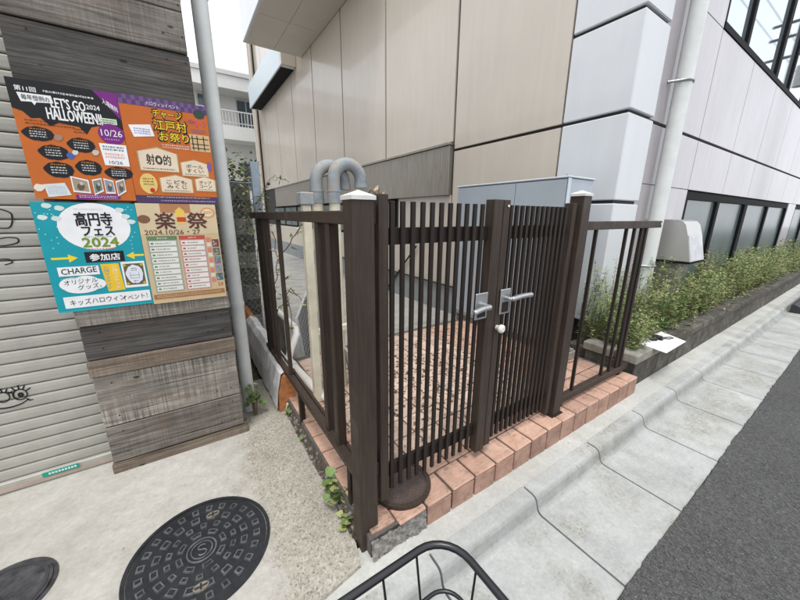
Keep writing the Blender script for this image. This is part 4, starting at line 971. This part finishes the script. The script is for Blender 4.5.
# ------------------------------------------------------------------ planter
pl = thing('stone_planter', (6, 1.1, .1), 'mossy grey stone planter kerb along the office building front', 'planter')
MB().box(2.80, 30, .95, 1.455, -.05, .29).build('soil_bed', m_soil, pl)
x = 2.79; me = MB().cbox(.003, .447, 0, .09, .09, .292, .006).mesh('stone', m_stone)
while x < 20: place('stone', me, pl, (x, .905 + random.uniform(-.002, .002), random.uniform(-.002, .002))); x += .45
me = MB().cbox(.003, .597, 0, .16, .296, .365, .008).mesh('coping', m_stone); x = 2.77
first = True
while x < 20:
    o = place('coping', me, pl, (x, .895 + random.uniform(-.003, .003), 0))
    if first: o.data = MB().cbox(.003, .597, 0, .16, .296, .372, .008).mesh('coping', m_capst); first = False
    x += .6
MB().cbox(2.775, 2.86, 1.0, 1.28, .09, .292, .006).build('end_stone', m_stone, pl); MB().cbox(2.76, 2.90, 1.058, 1.30, .296, .368, .008).build('end_coping', m_capst, pl)
# a white sheet with a black clip lying on the coping
ps = thing('paper_sheet', (3.3, .93, .373), 'sheet of white paper lying on the planter coping', 'paper')
mb = MB(); q = [(3.06, 1.02), (3.56, 1.005), (3.46, .825), (3.05, .805)]; q = [(3.085, 1.04), (3.585, 1.02), (3.47, .805), (3.03, .80)]
mb.ext(q, 'z', .372, .375); mb.build('sheet', m_paper, ps)
cl = thing('black_cable', (3.3, .95, .375), 'small black gadget with looped cable lying on the white paper', 'cable')
mb = MB()
for i in range(9):
    x, y = random.uniform(3.24, 3.34), random.uniform(.93, .985); r = random.uniform(.014, .024); mb.cbox(x - r, x + r, y - r, y + r, .3755, .3755 + r * 1.5, r * .4)
mb.build('gadget', m_black, cl)
MB().tube([(3.30, .95, .380), (3.36, .945, .380), (3.40, .90, .380), (3.46, .89, .380), (3.47, .91, .380), (3.43, .93, .380), (3.36, .955, .380)], .0045, 6).build('lead', m_black, cl)
# weeds: one mass nobody could count
mb = MB()
def sprig(x, y, h, z0, dens, lean, ls, pal):
    base = Vector((x, y, z0)); tip = base + Vector((random.uniform(-lean, lean), random.uniform(-lean, lean) - .02, h)); mid = base.lerp(tip, .5) + Vector((random.uniform(-.03, .03), random.uniform(-.03, .03), 0))
    mb.tube([base, mid, tip], [.0028, .002, .001], 3, mi=4, caps=False)
    for i in range(dens):
        t = random.uniform(.12, 1) ** .8; q = base.lerp(mid, t * 2) if t < .5 else mid.lerp(tip, t * 2 - 1)
        a = random.uniform(0, 6.28); lf(mb, q, (math.cos(a), math.sin(a), random.uniform(-.3, .7)), ls * random.uniform(.6, 1.35), ls * random.uniform(.10, .2), random.choice(pal))
for i in range(780):
    x = 2.88 + 15.5 * random.random() ** 1.7; y = random.uniform(1.0, 1.44)
    if 4.33 < x < 4.83 and y > 1.15: continue
    back = (y - 1.0) / .45; h = random.uniform(.10, .30) + back * random.uniform(.12, .36)
    if x > 6: h *= 1.05
    if x < 4.4: h = h * .8 + random.choice((0, 0, .1, .2, .28)) * (.5 + back)
    elif random.random() < .2: h += random.uniform(.05, .2)
    pal = random.choice(((0, 0, 1), (0, 1, 1), (0, 2, 1), (1, 1, 3), (0, 0, 2), (3, 1, 0)))
    sprig(x, y, h, .285, int(22 + 95 * h) if x < 7 else 40, .09, .036 if x < 7 else .055, pal)
for i in range(75): sprig(random.uniform(3.95, 5.5), random.uniform(1.02, 1.2), random.uniform(.32, .58), .285, 60, .1, .04, random.choice(((0, 0, 1), (0, 1, 1), (1, 3, 0))))
for i in range(170): x = random.uniform(3.0, 9.5); sprig(x, random.uniform(1.04, 1.2 if 4.3 < x < 4.85 else 1.4), random.uniform(.38, .66), .285, 44, .16, .034 if x < 6 else .05, random.choice(((1, 1, 0), (1, 3, 0), (0, 1, 1))))
for i in range(60):
    sprig(random.uniform(3.0, 7), random.uniform(1.02, 1.15), random.uniform(.05, .12), .285, 12, .12, .05, (3, 3, 1))
tag(mb.build('planter_weeds', m_lf + [m_stem], loc=(6, 1.2, .285)), 'dense feathery green weeds filling the stone planter', 'weeds', kind='stuff')
mbs = mb; mb = MB()
for i in range(7): sprig(5.05 + random.uniform(-.06, .06), 1.18 + random.uniform(-.03, .03), random.uniform(.5, .78), .285, 46, .07, .06, (3, 3, 0, 1))
tag(mb.build('tall_weed', m_lf + [m_stem], loc=(5.05, 1.18, .285)), 'tall reddish brown weed rising above the others next to the vent hood', 'weed')
mb = MB()
for i in range(9): sprig(3.75 + random.uniform(-.07, .07), 1.12 + random.uniform(-.04, .04), random.uniform(.25, .42), .285, 26, .09, .085, (0, 2, 0))
tag(mb.build('broad_weed', m_lf + [m_stem], loc=(3.75, 1.12, .285)), 'fresh green broad leaved weed below the vent hood', 'weed')

# ------------------------------------------------------------------ kerb ramp, bicycle
kr = MB().ext([(.40, .003), (.67, .003), (.67, .125), (.64, .13), (.41, .018)], 'x', 7.6, 10.4).build('kerb_ramp', m_rub)
tag(kr, 'dark rubber kerb ramp laid in the gutter along the planter', 'ramp')
bk = thing('bicycle', (.1, .09, 0), 'black bicycle with wire front basket parked at the kerb', 'bicycle')
bs = thing('x', (0, 0, 0), 'x', 'x'); bpy.data.objects.remove(bs)
def rrect(x0, x1, y0, y1, z, r, n=7):
    P = []
    for cx, cy, a0 in ((x1 - r, y1 - r, 0), (x0 + r, y1 - r, 90), (x0 + r, y0 + r, 180), (x1 - r, y0 + r, 270)):
        for i in range(n + 1): a = R(a0 + 90 * i / n); P.append((cx + r * math.cos(a), cy + r * math.sin(a), z))
    return P
bx0, bx1, by0, by1, bz = -.06, .266, -.115, .273, .95
bas = MB().tube(rrect(bx0, bx1, by0, by1, bz, .05), .0052, 12, closed=True).build('basket', m_black, bk)
lo = (bx0 + .05, bx1 - .035, by0 + .05, by1 - .045)
MB().tube(rrect(*lo, bz - .22, .045), .003, 8, closed=True).build('base_ring', m_black, bas)
MB().tube(rrect(bx0 + .02, bx1 - .018, by0 + .02, by1 - .028, bz - .05, .03), .003, 6, closed=True).build('middle_ring', m_black, bas)
def wires(n, A, B):
    for i in range(n):
        t = (i + .5) / n; a = Vector(A[0]).lerp(Vector(A[1]), t); c_ = Vector(B[0]).lerp(Vector(B[1]), t); MB().tube([a, c_], .0017, 6).build('wire', m_black, bas)
wires(5, ((bx0 + .03, by1 - .004, bz - .003), (bx1 - .03, by1 - .004, bz - .003)), ((lo[0], lo[3], bz - .22), (lo[1], lo[3], bz - .22)))
wires(5, ((bx1 - .004, by1 - .03, bz - .003), (bx1 - .004, by0 + .03, bz - .003)), ((lo[1], lo[3], bz - .22), (lo[1], lo[2], bz - .22)))
wires(5, ((bx0 + .03, by0 + .004, bz - .003), (bx1 - .03, by0 + .004, bz - .003)), ((lo[0], lo[2], bz - .22), (lo[1], lo[2], bz - .22)))
wires(4, ((lo[0], lo[3], bz - .22), (lo[1], lo[3], bz - .22)), ((lo[0], lo[2], bz - .22), (lo[1], lo[2], bz - .22)))
yb = .079
def circ(cx, cz, r, n=40): return [(cx + r * math.cos(math.tau * i / n), yb, cz + r * math.sin(math.tau * i / n)) for i in range(n)]
for cx in (.16, -.92):
    wh = MB().tube(circ(cx, .325, .31), .017, 8, closed=True).build('wheel', m_rub, bk)
    mb = MB().tube(circ(cx, .325, .288), .009, 6, closed=True)
    for i in range(16): a = math.tau * i / 16; mb.tube([(cx, yb + (.02 if i % 2 else -.02), .325), (cx + .285 * math.cos(a), yb, .325 + .285 * math.sin(a))], .0012, 4)
    mb.tube([(cx, yb - .05, .325), (cx, yb + .05, .325)], .016, 8); mb.build('rim', m_alu, wh)
mb = MB()
for s in (-1, 1): mb.tube([(.16, yb + s * .05, .325), (.06, yb + s * .05, .62), (.03, yb, .70)], .011, 8)
mb.tube([(.03, yb, .70), (-.07, yb, .98)], .016, 8); mb.tube([(0, yb, .76), (-.35, yb, .34), (-.40, yb, .30)], .017, 8); mb.tube([(-.40, yb, .30), (-.56, yb, .80)], .015, 8)
for s in (-1, 1): mb.tube([(-.40, yb + s * .02, .30), (-.92, yb + s * .06, .325), (-.52, yb + s * .02, .68)], .009, 8)
mb.tube([(.03, yb, .72), (.10, yb, bz - .2235)], .008, 6); mb.build('frame', m_black, bk)
MB().tube([(-.24, yb - .28, 1.0), (-.12, yb - .2, 1.03), (-.07, yb, 1.0), (-.12, yb + .2, 1.03), (-.24, yb + .28, 1.0)], .011, 8).build('handlebar', m_alu, bk)
MB().ext([(-.72, .80), (-.72, .86), (-.6, .85), (-.48, .845), (-.47, .82), (-.56, .80)], 'y', yb - .07, yb + .07).build('saddle', m_rub, bk)

# ------------------------------------------------------------------ distant flats, far utility pole seen in the glass
ap = thing('apartment_block', (3, 22, 0), 'white apartment block with balconies standing beyond the alley', 'building')
YA = 20.0
MB().box(-8, 8, YA + 1.2, YA + 9, -1, 7.4).build('wall', m_apt, ap)
rf = MB().box(-8, 8, YA - .1, YA + 9, 7.4, 8.15).build('roof', m_apt, ap); MB().box(-8.05, 8.05, YA - .16, YA + 9, 8.0, 8.2).build('parapet_coping', m_aptg, rf)
mb = MB(); mb.tube([(2.6, YA + 2, 8.1), (2.6, YA + 2, 9.6)], .03, 6)
for z in (9.2, 9.4, 9.55): mb.tube([(2.1, YA + 2, z), (3.0, YA + 2, z)], .02, 6)
mb.build('antenna', m_aptg, rf)
for z0 in (1.95, 5.1):
    bal = MB().box(-8, 8, YA, YA + 1.2, z0, z0 + .65).build('balcony', m_apt, ap)
    mb = MB().box(-8, 8, YA + .03, YA + .08, z0 + 1.32, z0 + 1.38).box(-8, 8, YA + .03, YA + .08, z0 + .78, z0 + .82)
    for i in range(110): x = -8 + i * .146; mb.box(x, x + .03, YA + .04, YA + .07, z0 + .65, z0 + 1.32)
    mb.build('railing', m_aptg, bal)
    for x in (-2.2, -.2, 1.55, 3.35, 5.3):
        wn = MB().box(x, x + 1.0, YA + 1.14, YA + 1.2, z0 + .7, z0 + 2.25).build('window', m_aptg, ap); MB().box(x + .06, x + .47, YA + 1.12, YA + 1.14, z0 + .78, z0 + 2.18).build('pane', m_dglass, wn); MB().box(x + .53, x + .94, YA + 1.12, YA + 1.14, z0 + .78, z0 + 2.18).build('pane', m_dglass, wn)
up_ = thing('utility_pole', (26, -1.6, 0), 'concrete utility pole with crossarms standing across the street', 'pole')
MB().cyl(26, -1.6, -.01, 11, .18, 14, r1=.12).build('shaft', m_floor, up_)
for z in (9.0, 9.9, 10.5): MB().box(25.95, 26.05, -2.6, -.6, z, z + .1).build('crossarm', m_frame, up_)
MB().cyl(26, -1.15, 7.6, 8.5, .25, 14).build('transformer', m_floor, up_)
for y in (-2.5, -1.9, -.8):
    MB().tube([(-30, y, 10.1), (-2, y, 9.7), (26, y, 10.0), (60, y, 9.8)], .015, 5).build('wire', m_frame, up_)

for o in bpy.data.objects:
    if '_o' in o: del o['_o']
